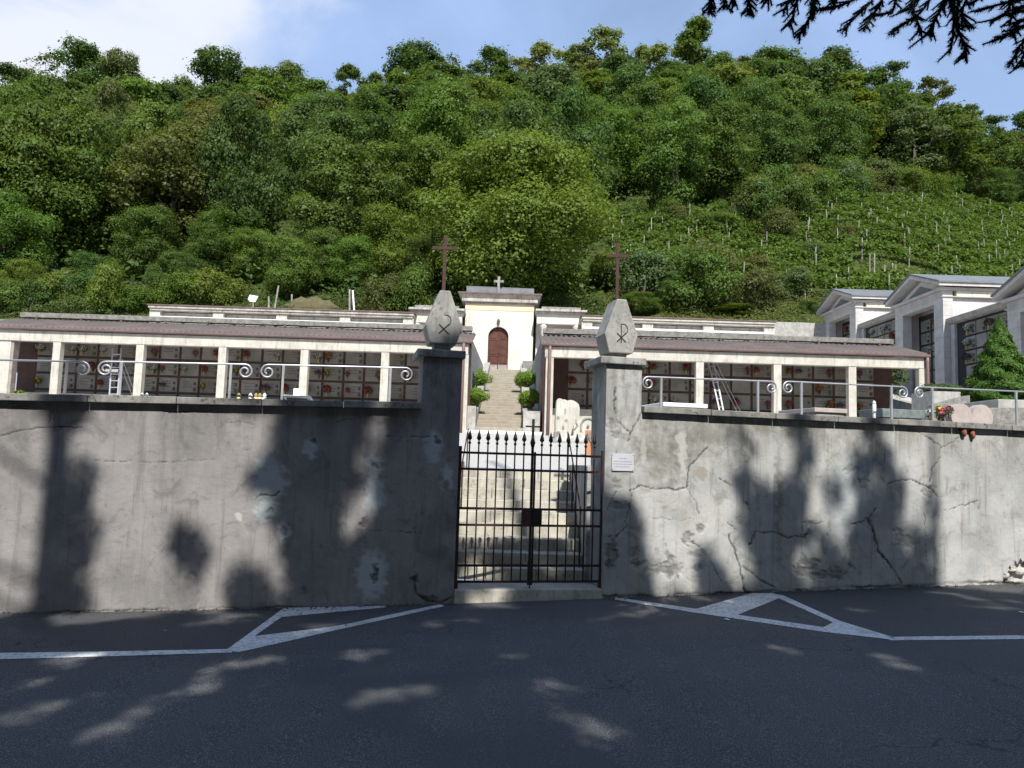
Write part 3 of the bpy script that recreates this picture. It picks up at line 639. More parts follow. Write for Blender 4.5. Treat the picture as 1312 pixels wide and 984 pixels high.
def flowermaster(kind, mat, vase, v):
    n = 26 if v != 2 else 16; c = RNG.normal(size=(n*5,3)); c /= np.linalg.norm(c, axis=1, keepdims=True)
    sp = (.15,.11,.16) if v == 0 else ((.11,.09,.12) if v == 1 else (.19,.1,.10))
    c = c*np.array(sp)*RNG.uniform(.75,1.05,(n*5,1)) + np.array([0,-.11,.05])
    g = RNG.normal(size=(90,3)); g /= np.linalg.norm(g, axis=1, keepdims=True); g = g*np.array(sp)*1.25+np.array([0,-.1,-.0])
    pm = leafmesh('petals', c, c-np.array([0,-.11,.05])+RNG.normal(size=c.shape)*.05, .062, M[mat], .9)
    gm = leafmesh('greenery', g, g-np.array([0,-.1,0]), .07, M['shrub'], .5)
    mb = MB(); mb.lathe((0,-.10,-.27), [(.03,0),(.045,.02),(.04,.1),(.055,.2)], 9); vm = mb.mesh('vase', M[vase], smooth=True)
    return pm, gm, vm
FL = []   # (object, base label, sort key)
COLW = {'red':'red','pinkf':'pink','whitef':'white','orange':'orange','yellowf':'yellow','purple':'purple','blue':'blue'}
def flower(loc, rz, kind, base, key, group, s=1.0):
    if kind not in FLW:
        kk = ['red','pinkf','whitef','orange','yellowf','purple','blue'].index(kind)
        FLW[kind] = flowermaster(kind, kind, ['pot','letters','pot','groove','greengranite','pot','letters'][kk], kk % 3)
    pm, gm, vm = FLW[kind]
    o = bpy.data.objects.new('flower_bunch', None); COL.objects.link(o); o.location = loc; o.rotation_euler = (0,0,rz); o.scale = (s,s,s)
    for nm, me in (('petals', pm), ('greenery', gm), ('vase', vm)):
        q = bpy.data.objects.new(nm, me); COL.objects.link(q); q.parent = o
        if nm == 'greenery': q.color = (.03,.06,.02,1)
    tag(o, None, 'flowers', group); FL.append((o, COLW[kind]+' vase flowers, '+base, key)); return o
# ================================================================== PORTICOES
def portico(nm, X0, X1, cols, anchor, ncx, label, bays, leftend, rightend, seed):
    r = root('burial_portico', ((X0+X1)/2, 28, tz(28)), label, 'portico'); random.seed(seed)
    zb, zt = 5.22, 5.60; z0 = tz(28)-.1
    mb = MB(); xs = [X0+(X1-X0)*i/24 for i in range(25)]
    mb.box(X0, X1, 27.95, 28.25, zb, zt); part('beam', mb, M['stucco'], r, bevel=.01)
    for cx_ in cols:
        mb = MB(); mb.box(cx_-.14, cx_+.14, 27.97, 28.23, z0, zb-.002); part('column', mb, M['stucco'], r, bevel=.01)
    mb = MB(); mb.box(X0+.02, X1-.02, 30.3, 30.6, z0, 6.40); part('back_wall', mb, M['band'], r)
    mb = MB(); mb.box(X0+.02, X1-.02, 28.26, 30.29, zt-.06, zt-.002); part('ceiling', mb, M['mausolw'], r)
    mb = MB(); mb.box(X0+.25, X1-.25, 29.92, 30.295, z0, 3.50); part('plinth', mb, M['stucco'], r, bevel=.01)
    # ribbed roof sheet
    mb = MB(); n = int((X1-X0+.3)/.05); 
    for i in range(n+1):
        x = X0-.15+(X1-X0+.3)*i/n; h = .035*math.sin(i*math.pi/2.0)
        mb.v += [(x,27.86,5.74+h),(x,30.22,6.36+h),(x,27.86,5.70+h),(x,30.22,6.33+h)]
    for i in range(n):
        a = i*4; mb.f += [(a,a+4,a+5,a+1),(a+2,a+3,a+7,a+6),(a,a+2,a+6,a+4)]
    part('roof', mb, M['roof'], r, True)
    mb = MB(); k = 11
    for i in range(k):
        x = X0+.8+(X1-X0-1.4)*i/(k-1)+random.uniform(-.2,.2); mb.tube([(x,30.1,6.35),(x,30.08,6.46)], .05, 7)
    part('roof_hooks', mb, M['tile'], r)
    mb = MB()
    prof = [(27.80,5.72),(27.80,5.65),(27.83,5.61),(27.90,5.61),(27.93,5.64),(27.93,5.70)]
    mb.prism([(X0-.17,y,z) for y, z in prof], (X1-X0+.34, 0, 0)); part('gutter', mb, M['gutter'], r, bevel=.006)
    mb = MB(); mb.box(X0, X1, 30.16, 30.5, 6.44, 6.63); part('parapet', mb, M['concrete'], r, bevel=.012)
    if leftend is not None:
        mb = MB(); mb.box(X0, X0+.16, 28.24, 30.28, z0, zt+.1); mb.hexa([(X0,27.97,zt+.1),(X0+.16,27.97,zt+.1),(X0+.16,30.28,zt+.1),(X0,30.28,zt+.1),(X0,27.97,zt+.13),(X0+.16,27.97,zt+.13),(X0+.16,30.28,6.3),(X0,30.28,6.3)])
        part('end_wall', mb, M['brown'] if leftend == 'brown' else M['stucco'], r)
    if rightend == 'brown':
        mb = MB(); mb.box(X1-.16, X1, 28.24, 30.28, z0, zt+.1); part('end_wall', mb, M['brown'], r)
    # niches
    ns = 0
    for i in range(ncx[0], ncx[1]):
        xc = anchor + (i+.5)*.80
        if xc-.38 < X0+.2 or xc+.38 > X1-.2: continue
        for k in range(4):
            zc = 3.65+.645*k-.32 if k else 3.30; ns += 1
            if k == 0: zc = 3.65-.645/2
            v = random.randrange(11); addslab(r, (xc, 30.298, zc+.0), .70, .55, v)
            if k == 0: continue
            if random.random() < .74:
                kind = random.choice(['red','red','pinkf','pinkf','orange','whitef','yellowf','purple','whitef'])
                b = bays(xc); rowname = ['', 'lowest', 'middle', 'top'][k]
                flower((xc+random.choice((-.24,.22,-.2)), 30.27-.02, zc-.02), 0, kind, f'{rowname} niche row, {b}', xc, 'flowers on the portico niches', random.uniform(.55,1.0))
    return r
def bayname(cs, side):
    def f(x):
        k = sum(1 for c in cs if c*30.27/28 < x); return f'{ORD[min(k,15)]} bay of {side} portico'
    return f
XL = lambda px, py=490, Y=28: P(px, py, Y).x
colsL = [XL(71,470), XL(178,470), XL(284,470), XL(389.5,470), XL(493,470), XL(594,480)+.02]; colsL0 = -18.6
colsR = [XL(704,480), XL(800,480), XL(896.5,480), XL(996,490), XL(1092,495), XL(1184,495)-.05]
XLe = -1.62; XRs = 1.16; XRe = 14.85
pL = portico('left', -19.3, XLe, colsL, P(334.8,485,30.3).x, (-14, 14), 'long left portico of burial niches with white columns and brown ribbed roof', bayname([-30]+colsL[:-1], 'left')if 0 else bayname(colsL[:-1], 'left'), None, 'brown', 3)
pR = portico('right', XRs, XRe, colsR, P(726.3,490,30.3).x, (-3, 20), 'long right portico of burial niches with white columns and brown ribbed roof', bayname(colsR[1:-1], 'right'), 'brown', None, 4)
# white end panel with a brown edge, at the left end of the left portico
mb = MB(); xw = XL(11.5, 470); mb.box(-19.3, xw, 28.0, 28.2, tz(28)-.1, 5.218); part('end_panel', mb, M['stucco'], pL, bevel=.01)
mb = MB(); mb.box(xw+.002, xw+.10, 28.02, 28.3, tz(28)-.1, 5.218); part('panel_edge', mb, M['woodpale'], pL)
# downpipes and brown corner strips
def pipe(r, px, y0=None, X=None):
    x = X if X is not None else XL(px, 500, 27.8); mb = MB(); mb.tube([(x,27.87,5.62),(x,27.87,5.45),(x,27.87,tz(28)-.05)], .055, 10); part('downpipe', mb, M['pipe'], r, True)
pipe(pL, 592); pipe(pR, 703.5); pipe(pR, 1190.5)
mb = MB(); x = XL(586.5, 520); mb.box(x-.05, x+.05, 27.8, 27.9, tz(28)-.1, 4.55); part('corner_guard', mb, M['stucco'], pL)
# ladders
def ladder(label, pxs, Y):
    (fx0, fx1, ftop, fbot, rx, rbot) = pxs; zb = tz(Y)
    a = P(fx0[0], fbot, Y); at = P(fx0[1], ftop, Y+.35); b = P(fx1[0], fbot, Y); bt = P(fx1[1], ftop, Y+.35)
    def down(p, q): t = (zb-q.z)/(p.z-q.z); return q+(p-q)*t
    A, B = down(a, at), down(b, bt); r = root('step_ladder', ((A+B)/2), label, 'ladder', 'ladders in the porticoes')
    for p, q in ((A, at), (B, bt)):
        mb = MB(); mb.bar(p, q, .05, .03); part('rail', mb, M['alu'], r)
    for k in range(1, 11):
        t = k/11; mb = MB(); mb.bar(A+(at-A)*t, B+(bt-B)*t, .05, .03); part('rung', mb, M['alu'], r)
    zp = P(fx0[0], (ftop+fbot)/2+2, Y); t = (zp.z-A.z)/(at.z-A.z); pa = A+(at-A)*t; pb = B+(bt-B)*t
    mb = MB(); mb.box(min(pa.x,pb.x)-.08, max(pa.x,pb.x)+.08, pa.y-.28, pa.y+.15, pa.z, pa.z+.09); part('platform', mb, M['alu'], r, bevel=.01)
    for dx in (0, .14):
        c = P(rx[0], rbot, Y+1.0); c.x += dx; q = P(rx[1], ftop+14, Y+.45); q.x += dx; c = down(c, q); mb = MB(); mb.bar(c, q, .022, .02); part('back_leg', mb, M['alu'], r)
ladder('aluminium platform ladder standing in the left portico', ((140.5,144.5),(151,155.5), 446, 503, (168,152), 503), 28.75)
ladder('aluminium platform ladder standing in the right portico', ((921,904.5),(926,911), 449, 522, (941,912), 521), 28.75)
# ================================================================== UPPER STAIRS
us_ = root('upper_stairs', (-.43, 28.6, tz(28.6)), 'long pale stairway rising between the porticoes to the chapel door', 'stairs')
mb = MB(); mb.box(XLe-.02, XRs+.02, 28.35, 28.75, 2.2, tz(28.4)+.10); part('curb', mb, M['white'], us_, bevel=.01)
NS = 27; y0s, y1s = 28.75, 45.0; z0s, z1s = tz(28.6)+.08, 6.55
for k in range(NS):
    ya = y0s+(y1s-y0s)*k/NS; yb = y0s+(y1s-y0s)*(k+1)/NS; z = z0s+(z1s-z0s)*(k+1)/NS; mb = MB()
    mb.box(-1.30, .45, ya, yb+.02, z-.35, z+random.uniform(-.003,.003)); part('step', mb, M['stairs'], us_, bevel=.02)
mb = MB(); mb.box(-1.30, .45, 45.0, 46.0, 5.5, 6.62); part('landing', mb, M['stairs'], us_)
def slope(y): return z0s+(z1s-z0s)*(y-y0s)/(y1s-y0s)
flank('sloping pale wall on the left of the upper stairs', -1.62, -1.303, 30.2, 45.0, 2.0, slope(30.2)+.45, slope(45)+.45, M['lightconc'])
flank('sloping pale wall on the right of the upper stairs', .453, .80, 30.2, 45.0, 2.0, slope(30.2)+.45, slope(45)+.45, M['lightconc'])
flank('pale square planter block left of the foot of the upper stairs', -1.66, -1.303, 28.8, 30.1, 2.2, 3.42, 3.42, M['lightconc'])
flank('pale square planter block right of the foot of the upper stairs', .453, 1.08, 28.8, 30.1, 2.2, 3.30, 3.30, M['lightconc'])
flank('grey block beside the left of the chapel door steps', P(603,470,43).x, P(613,470,43).x, 43, 44.4, 5.5, P(605,460.5,43).z, P(605,460.5,43).z, M['lightconc'])
flank('grey block beside the right of the chapel door steps', P(669.5,470,43).x, P(684,470,43).x, 43, 44.4, 5.5, P(675,462.5,43).z, P(675,462.5,43).z, M['concrete'])
flank('tall grey retaining wall behind the right portico, facing the stairs', 1.10, 1.40, 30.62, 44, 2.0, 6.3, 6.75, M['lightconc'])
flank('tall grey retaining wall behind the left portico, facing the stairs', -2.0, -1.68, 30.62, 44, 2.0, 6.3, 6.75, M['lightconc'])
ut = MB()
for x0, x1 in ((-45,-1.7),(1.12,15.3)): ut.add([(x0,30.55,6.2),(x1,30.55,6.2),(x1,50,6.75),(x0,50,6.75)], [(0,1,2,3)])
for x0, x1 in ((-1.7,-1.3),(.45,1.12)): ut.add([(x0,30.1,3.2),(x1,30.1,3.2),(x1,45,6.7),(x0,45,6.7)], [(0,1,2,3)])
ut.add([(-1.7,45.0,6.60),(1.12,45.0,6.60),(1.12,50,6.62),(-1.7,50,6.62)], [(0,1,2,3)])
setting('upper_terrace_ground', ut, M['gravel'])
mb = MB(); mb.box(-90, 17.0, 47.55, 47.75, 5.8, 9.05); solo('bank_wall', mb, M['concrete'], 'grey bank wall behind the galleries at the foot of the slope', 'wall', org=(0,47.6,6))
# ================================================================== CHAPEL
Yc = 46.0
def cx(px, py=430, Y=Yc): return P(px, py, Y).x
def cz(px, py, Y=Yc): return P(px, py, Y).z
ch = root('cemetery_chapel', (cx(639), Yc, 6.6), 'small white chapel with brown arched double door at the top of the stairs', 'chapel')
xa, xb = cx(595.3), cx(683); zw = cz(639,390); dl, dr = cx(624.8,450), cx(651,450); dc = (dl+dr)/2; rd = (dr-dl)/2; zd = 6.70; zsp = cz(638,418.5)-rd
# front wall with an arched opening
mb = MB(); mb.box(xa, dl, Yc, Yc+.4, 6.0, zw); mb.box(dr, xb, Yc, Yc+.4, 6.0, zw); mb.box(dl, dr, Yc, Yc+.4, 6.0, zd-.01)
na = 16; arc = [(dc-rd*math.cos(math.pi*i/na), zsp+rd*math.sin(math.pi*i/na)) for i in range(na+1)]
for (x0, z0), (x1, z1) in zip(arc[:-1], arc[1:]):
    mb.hexa([(x0,Yc,z0),(x1,Yc,z1),(x1,Yc+.4,z1),(x0,Yc+.4,z0),(x0,Yc,zw),(x1,Yc,zw),(x1,Yc+.4,zw),(x0,Yc+.4,zw)])
part('front_wall', mb, M['chapel'], ch)
mb = MB(); mb.box(xa, xb, Yc+.41, Yc+3.4, 6.0, zw); part('body', mb, M['chapel'], ch)
mb = MB(); mb.box(xa-.02, xb+.02, Yc-.025, Yc+.2, cz(639,398), zw-.012); part('frieze', mb, M['yellow'], ch)
mb = MB(); mb.box(xa-.05, xb+.05, Yc-.06, Yc+3.4, zw-.01, zw+.10); mb.box(xa-.22, xb+.22, Yc-.25, Yc+3.6, zw+.102, zw+.30)
mb.hexa([(xa-.22,Yc-.25,zw+.302),(xb+.22,Yc-.25,zw+.302),(xb+.22,Yc+3.6,zw+.302),(xa-.22,Yc+3.6,zw+.302),(xa-.42,Yc-.45,zw+.52),(xb+.42,Yc-.45,zw+.52),(xb+.42,Yc+3.8,zw+.52),(xa-.42,Yc+3.8,zw+.52)])
part('cornice', mb, M['cornice'], ch, bevel=.015)
mb = MB(); mb.box(xa-.46, xb+.46, Yc-.49, Yc+3.85, zw+.522, zw+.62); part('cornice_tiles', mb, M['tile'], ch, bevel=.01)
mb = MB(); mb.box(xa+.02, xb-.02, Yc-.1, Yc+3.2, zw+.622, cz(639,368)-.06); mb.prism([(xa+.02,Yc-.1,cz(639,368)-.058),(xb-.02,Yc-.1,cz(639,368)-.058),(xb-.02,Yc-.1,cz(639,368)-.04),(xa+.02,Yc-.1,cz(639,368)+.0)], (0,3.2,0)); part('lead_attic', mb, M['lead'], ch, bevel=.01)
xc_ = cx(639.2,360); mb = MB(); zt_ = cz(639,354,Yc-.3); zarm = cz(639,360.5,Yc-.3)
mb.bar((xc_,Yc-.25,zw+.5), (xc_,Yc-.25,zt_), .15, .12, Vector((0,1,0))); mb.bar((xc_-.29,Yc-.252,zarm), (xc_+.29,Yc-.252,zarm), .124, .15, Vector((0,0,1))); part('stone_cross', mb, M['capstone'], ch, bevel=.015)
for sx in (-1, 1):
    d = MB(); x0, x1 = (dl+.01, dc-.006) if sx < 0 else (dc+.006, dr-.01); Yd = Yc+.24
    pts = [(x0,zd),(x1,zd)]
    top = [(x, zsp+math.sqrt(max(0, rd*rd-(x-dc)**2))) for x in np.linspace(x1, x0, 9)]
    d.prism([(x, Yd, z) for x, z in pts+top], (0,.05,0)); dd = part('door_leaf', d, M['wood'], ch)
    pn = MB(); w = x1-x0
    for za, zb_ in ((zd+.42, zd+.78), (zd+.92, zd+1.75), (zd+1.88, zsp+.12)):
        pn.box(x0+w*.2, x1-w*.2, Yd-.03, Yd-.002, za, zb_)
    for zz in (zd+.36, zd+.85, zd+1.81): pn.box(x0+.03, x1-.03, Yd-.022, Yd-.001, zz-.035, zz+.02)
    part('panels', pn, M['wood'], dd, bevel=.012)
    pn = MB(); pn.box(x0+.02, x1-.02, Yd-.03, Yd-.002, zd+.01, zd+.32); part('kick_board', pn, M['woodpale'], dd)
mb = MB(); mb.lathe((dc+.06, Yd-.05, zd+1.0), [(.01,-.03),(.035,0),(.01,.03)], 8); part('handle', mb, M['iron'], dd)
mb = MB(); lx = cx(638.6,413); lz = cz(638,417,Yc); mb.lathe((lx, Yc-.12, lz+.02), [(.03,0),(.08,.05),(.10,.22),(.07,.30),(.02,.36)], 8); mb.box(lx-.02, lx+.02, Yc-.12, Yc-.001, lz+.3, lz+.34); part('lantern', mb, M['letters'], ch)
for (px_, lab) in ((599.5,0),(678,0)):
    mb = MB(); x = cx(px_, 440); mb.box(x-.16 if px_ < 640 else x-.16, x+.16, Yc-.03, Yc-.001, 6.6, zw-.45); part('corner_pilaster', mb, M['chapel'], ch)
mb = MB(); mb.box(dl-.25, dr+.25, 45.5, Yc-.002, 6.5, 6.68); part('doorstep', mb, M['stairs'], ch, bevel=.01)
# ================================================================== UPPER NICHE GALLERIES
def gallery(label, pxa, pxb, Y, ytop_a, fl, mat='cornice', seed=1, mound=False):
    xa, xb = P(pxa, 400, Y).x, P(pxb, 400, Y).x; zt = P(pxa, ytop_a, Y).z; random.seed(seed)
    r = root('niche_gallery', ((xa+xb)/2, Y, 6.6), label, 'burial niches')
    mb = MB(); mb.box(xa+.1, xb-.1, Y+.5, Y+2.4, 6.3, zt-.35); part('back_wall', mb, M['stucco'], r)
    mb = MB(); mb.box(xa-.12, xb+.12, Y-.2, Y+2.6, zt-.06, zt); part('roof_edge', mb, M['tile'], r)
    mb = MB(); mb.box(xa-.06, xb+.06, Y-.14, Y+2.5, zt-.20, zt-.062); mb.box(xa, xb, Y-.06, Y+2.5, zt-.32, zt-.202); part('cornice', mb, M['cornice'] if seed != 2 else M['stucco'], r, bevel=.01)
    n = max(1, int((xb-xa)/3.6))
    for i in range(n+1):
        x = xa+.25+(xb-xa-.5)*i/n; mb = MB(); mb.box(x-.3, x+.3, Y+.05, Y+.498, 6.4, zt-.322); part('pilaster', mb, M['stucco'], r, bevel=.01)
    mb = MB(); mb.box(xa+.02, xb-.02, Y+.0, Y+.47, zt-.76, zt-.64); part('ledge', mb, M['white'], r, bevel=.01)
    mb = MB(); mb.box(xa+.02, xb-.02, Y+.1, Y+.46, 6.4, zt-.95); part('lower_front', mb, M['chapel'], r)
    mb = MB()
    for i in range(n*4):
        x = xa+.4+(xb-xa-.8)*(i+.5)/(n*4); mb.box(x-.36, x+.36, Y+.475, Y+.499, zt-.63, zt-.36)
    part('slab_fronts', mb, M['mausolw'], r)
    for px_, kd in fl:
        p = P(px_, 410, Y-.1); flower((p.x, Y-.05, zt-1.0), 0, kd, 'upper niche gallery '+('left' if pxa < 600 else 'right')+' of the chapel', p.x, 'flowers on the upper galleries', 1.0)
    return r
gallery('long low white niche gallery behind the left portico roof', 192, 529, 44, 390, [(203,'pinkf'),(235,'yellowf'),(271,'pinkf'),(300,'orange'),(337,'blue'),(354,'orange'),(385,'pinkf'),(392,'red'),(421,'yellowf'),(437,'whitef'),(497,'whitef'),(503,'red')], seed=1)
gallery('long low white niche gallery behind the right portico roof', 747, 992, 44, 404, [(821,'whitef'),(844,'pinkf'),(866,'orange'),(898,'orange'),(925,'blue'),(958,'orange')], seed=2)
def block(label, pxa, pxb, ytop, Y=45):
    xa, xb = P(pxa, 400, Y).x, P(pxb, 400, Y).x; zt = P(pxa+5, ytop, Y).z; r = root('side_tomb', ((xa+xb)/2, Y, 6.6), label, 'tomb')
    mb = MB(); mb.box(xa+.35, xb-.28, Y-.1, Y+2, zt-.17, zt); part('lead_cap', mb, M['capstone'], r, bevel=.01)
    mb = MB(); mb.box(xa, xb+.08, Y-.32, Y+2.3, zt-.30, zt-.172); mb.box(xa+.05, xb-.02, Y-.2, Y+2.2, zt-.40, zt-.302); part('cornice', mb, M['cornice'], r, bevel=.02)
    mb = MB(); mb.box(xa+.1, xb-.1, Y, Y+2.1, zt-.78, zt-.402); mb.box(xa+.1, xb-.1, Y-.04, Y+.3, zt-1.0, zt-.79); part('architrave', mb, M['chapel'], r, bevel=.01)
    mb = MB(); mb.box(xa+.1, xb-.1, Y+1.2, Y+2.1, 6.4, zt-.402); part('back_wall', mb, M['mausolw'], r)
    for x in (xa+.5, xb-.5):
        mb = MB(); mb.lathe((x, Y+.2, 6.5), [(.19,0),(.17,.1),(.15,zt-1.25-6.5),(.22,zt-1.15-6.5),(.22,zt-1.002-6.5)], 14); part('column', mb, M['chapel'], r, True)
block('low white columned tomb attached to the right side of the chapel', 686, 750, 393)
block('low white columned tomb attached to the left side of the chapel', 524, 594, 391)
# rough low wall at the right end of the galleries
mb = MB(); a = P(992,420,44.5); b = P(1056,420,44.5); mb.box(a.x, b.x+1.5, 44.5, 45.0, 6.4, P(1020,413,44.5).z); solo('rough_wall', mb, M['lightconc'], 'rough grey wall between the right gallery and the farthest mausoleum', 'wall', org=((a.x+b.x)/2,44.5,6.4), bevel=.02)
# ================================================================== MAUSOLEUMS
def mausoleum(label, Yn, Yf, z0, zc, seed):
    X0 = 18.0; X1 = 23.2; r = root('mausoleum', (X0, (Yn+Yf)/2, z0), label, 'mausoleum', 'gabled mausoleums on the right'); random.seed(seed)
    pw = .72; zo = zc-.6
    for a, b in ((Yn, Yn+pw), (Yf-pw, Yf)):
        mb = MB(); zz = z0-2.5; 
        while zz < zo-.01:
            mb.box(X0, X0+.42, a, b, zz+.004, min(zz+.45, zo)-.0); zz += .45
        part('pillar', mb, M['mausol'], r, bevel=.008)
    mb = MB(); mb.box(X0, X0+.42, Yn, Yf, zo+.002, zc-.12); part('lintel', mb, M['mausol'], r, bevel=.01)
    mb = MB(); mb.box(X0-.06, X1+.05, Yn-.06, Yf+.06, zc-.40, zc-.36); mb.box(X0-.14, X1+.1, Yn-.14, Yf+.14, zc-.118, zc); part('cornice', mb, M['mausol'], r, bevel=.01)
    mb = MB(); mb.box(X0+.43, X1, Yn+.10, Yn+.4, z0-2.5, zc-.41); mb.box(X0+.43, X1, Yf-.4, Yf-.10, z0-2.5, zc-.41); mb.box(X0+1.0, X1, Yn+.41, Yf-.41, z0-2.5, zc-.41); part('side_wall', mb, M['mausolw'], r)
    mb = MB(); n = 7
    for i in range(n):
        a = X0+.55+(X1-X0-.6)*i/n; mb.box(a+.01, a+(X1-X0-.6)/n-.01, Yn-.05, Yn+.3, zc-.355, zc-.125)
    part('frieze', mb, M['mausoly'], r)
    ym = (Yn+Yf)/2; h = .82; e = .32
    gab = [(X0-.0,Yn-.1,zc+.002),(X0-.0,Yf+.1,zc+.002),(X0-.0,ym,zc+h*.86)]
    mb = MB(); mb.prism([(x+.16,y,z) for x, y, z in gab], (X1-X0-.1,0,0)); part('pediment', mb, M['mausolw'], r)
    mb = MB(); mb.prism([(X0+.15,Yn+.95,zc+.10),(X0+.15,Yf-.95,zc+.10),(X0+.15,ym,zc+.5)], (-.012,0,0)); part('tympanum', mb, M['lead'], r)
    mb = MB()
    for s in (-1, 1):
        ye = ym+s*((Yf-Yn)/2+e); zb = zc-.0; t = .17
        mb.hexa([(X0-e,ye,zb+.01),(X1+.2,ye,zb+.01),(X1+.2,ym,zc+h),(X0-e,ym,zc+h),(X0-e,ye,zb+t),(X1+.2,ye,zb+t),(X1+.2,ym,zc+h+t),(X0-e,ym,zc+h+t)])
    part('raking_roof', mb, M['mausol'], r, bevel=.01)
    mb = MB()
    for s in (-1, 1):
        ye = ym+s*((Yf-Yn)/2+e+.06); t = .17
        mb.hexa([(X0-e-.05,ye,zc+t+.004-.02),(X1+.25,ye,zc+t-.016),(X1+.25,ym,zc+h+t+.004),(X0-e-.05,ym,zc+h+t+.004),(X0-e-.05,ye,zc+t+.05),(X1+.25,ye,zc+t+.05),(X1+.25,ym,zc+h+t+.07),(X0-e-.05,ym,zc+h+t+.07)])
    part('roof_sheet', mb, M['lead'], r)
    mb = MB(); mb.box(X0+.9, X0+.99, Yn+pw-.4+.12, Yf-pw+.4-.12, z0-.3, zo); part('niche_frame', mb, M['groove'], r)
    nc = 3; w = (Yf-Yn-2*pw)/nc+.1
    for i in range(nc):
        for k in range(6):
            zz = z0+.45+k*.6
            if zz > zo-.2: continue
            v = random.randrange(11); yy = ym+(i-(nc-1)/2)*w; addslab(r, (X0+.897, yy, zz), .80, .50, v, -math.pi/2)
            if random.random() < .35: flower((X0+.86, yy+random.uniform(-.2,.2), zz), -math.pi/2, random.choice(['red','pinkf','whitef','purple']), 'inside the '+label.split(',')[0], -yy*10-k, 'flowers on the mausoleum niches', 1.1)
    return r
mausoleum('farthest mausoleum, with stone gable, partly behind the middle one', 40.6, 44.8, 5.9, P(1099.5,384.5,40.6).z, 21)
mausoleum('middle mausoleum, with stone gable and dark open niche bay', 32.3, 36.4, 4.7, P(1213,368.5,32.3).z, 22)
mausoleum('nearest mausoleum, with stone gable cut by the right photo edge', 23.9, 28.1, 3.4, P(1297,380,28.1).z-.12, 23)
def nichewall(label, Yn, Yf, zt, z0, seed, short):
    X0 = 18.4; r = root('niche_wall', (X0, (Yn+Yf)/2, z0), label, 'burial niches', 'niche walls between the mausoleums'); random.seed(seed)
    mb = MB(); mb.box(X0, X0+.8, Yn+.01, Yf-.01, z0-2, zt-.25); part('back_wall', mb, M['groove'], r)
    mb = MB(); mb.prism([(X0-.08,Yn-.02,zt-.25),(X0-.22,Yn-.02,zt-.2),(X0-.3,Yn-.02,zt-.08),(X0-.3,Yn-.02,zt),(X0+.8,Yn-.02,zt),(X0+.8,Yn-.02,zt-.25)], (0,Yf-Yn+.04,0)); part('cornice', mb, M['lightconc'], r)
    mb = MB(); mb.box(X0-.12, X0+.1, Yf-.3, Yf-.02, z0-2, zt-.252); mb.box(X0-.12, X0+.1, Yn+.02, Yn+.3, z0-2, zt-.252); part('end_post', mb, M['mausol'], r, bevel=.01)
    n = int((Yf-Yn-.7)/.72)
    for i in range(n):
        for k in range(6):
            zz = zt-.60-k*.58
            if zz < z0: continue
            yy = Yn+.4+.72*(i+.5); addslab(r, (X0-.003, yy, zz), .66, .50, random.randrange(11), -math.pi/2)
            if random.random() < .5: flower((X0-.04, yy+random.uniform(-.15,.2), zz), -math.pi/2, random.choice(['red','pinkf','pinkf','whitef','whitef','purple','yellowf']), short, -yy*10-k, 'flowers on the mausoleum niches', 1.05)
nichewall('niche wall between the farthest and the middle mausoleum, hung with flowers', 36.4, 40.6, P(1104.4,416,40.6).z, 5.3, 31, 'niche wall behind the middle mausoleum')
nichewall('niche wall between the middle and the nearest mausoleum, hung with flowers', 28.1, 32.3, P(1223,409,32.3).z, 4.0, 32, 'niche wall behind the cone shaped conifer')
# ramp ground carrying them, with its retaining wall
rg = MB()
for ya, yb in ((14,20),(20,28),(28,36),(36,44),(44,50)):
    za, zb2 = (3.4+(ya-28)*.2, 3.4+(yb-28)*.2)
    rg.add([(16.1,ya,za),(60,ya,za+2),(60,yb,zb2+2),(16.1,yb,zb2)], [(0,1,2,3)])
setting('ramp_ground', rg, M['gravel'])
mb = MB(); mb.hexa([(15.8,20,1),(16.1,20,1),(16.1,46,1),(15.8,46,1),(15.8,20,2.05),(16.1,20,2.05),(16.1,46,7.2),(15.8,46,7.2)]); solo('ramp_wall', mb, M['lightconc'], 'sloping grey retaining wall below the mausoleums', 'wall', org=(15.9,20,1.5), bevel=.01)
# planters behind the right railing
def pbox(name, label, cat, px0, px1, ytop, ybot, Y, dep, mat, skew=0):
    a = P(px0, ytop, Y); b = P(px1, ytop, Y); zt = (a.z+b.z)/2; zb = min(P(px0, ybot, Y).z, tz(Y))-.2; mb = MB()
    mb.hexa([(a.x,Y,zb),(b.x,Y,zb),(b.x,Y+dep,zb),(a.x,Y+dep,zb),(a.x,Y,zt-skew),(b.x,Y,zt+skew),(b.x,Y+dep,zt+skew),(a.x,Y+dep,zt-skew)])
    return solo(name, mb, mat, label, cat, org=((a.x+b.x)/2, Y, zb), bevel=.012)
pbox('planter_wall', 'pale concrete planter edge under the cone shaped conifer', 'planter', 1279, 1420, 513.5, 530, 18, 1.6, M['lightconc'])
pbox('planter_wall', 'dark sloping parapet behind the heart shaped headstone', 'wall', 1196, 1243, 512, 530, 19.5, .3, M['concrete'], .13)
pbox('planter_wall', 'low grey step wall right of the heart shaped headstone', 'wall', 1243, 1400, 522, 540, 16, .4, M['concrete'], .05)
pbox('planter_wall', 'pale concrete planter holding the small clipped hedge', 'planter', 1193, 1231, 501.5, 515, 24, 1.2, M['lightconc'])
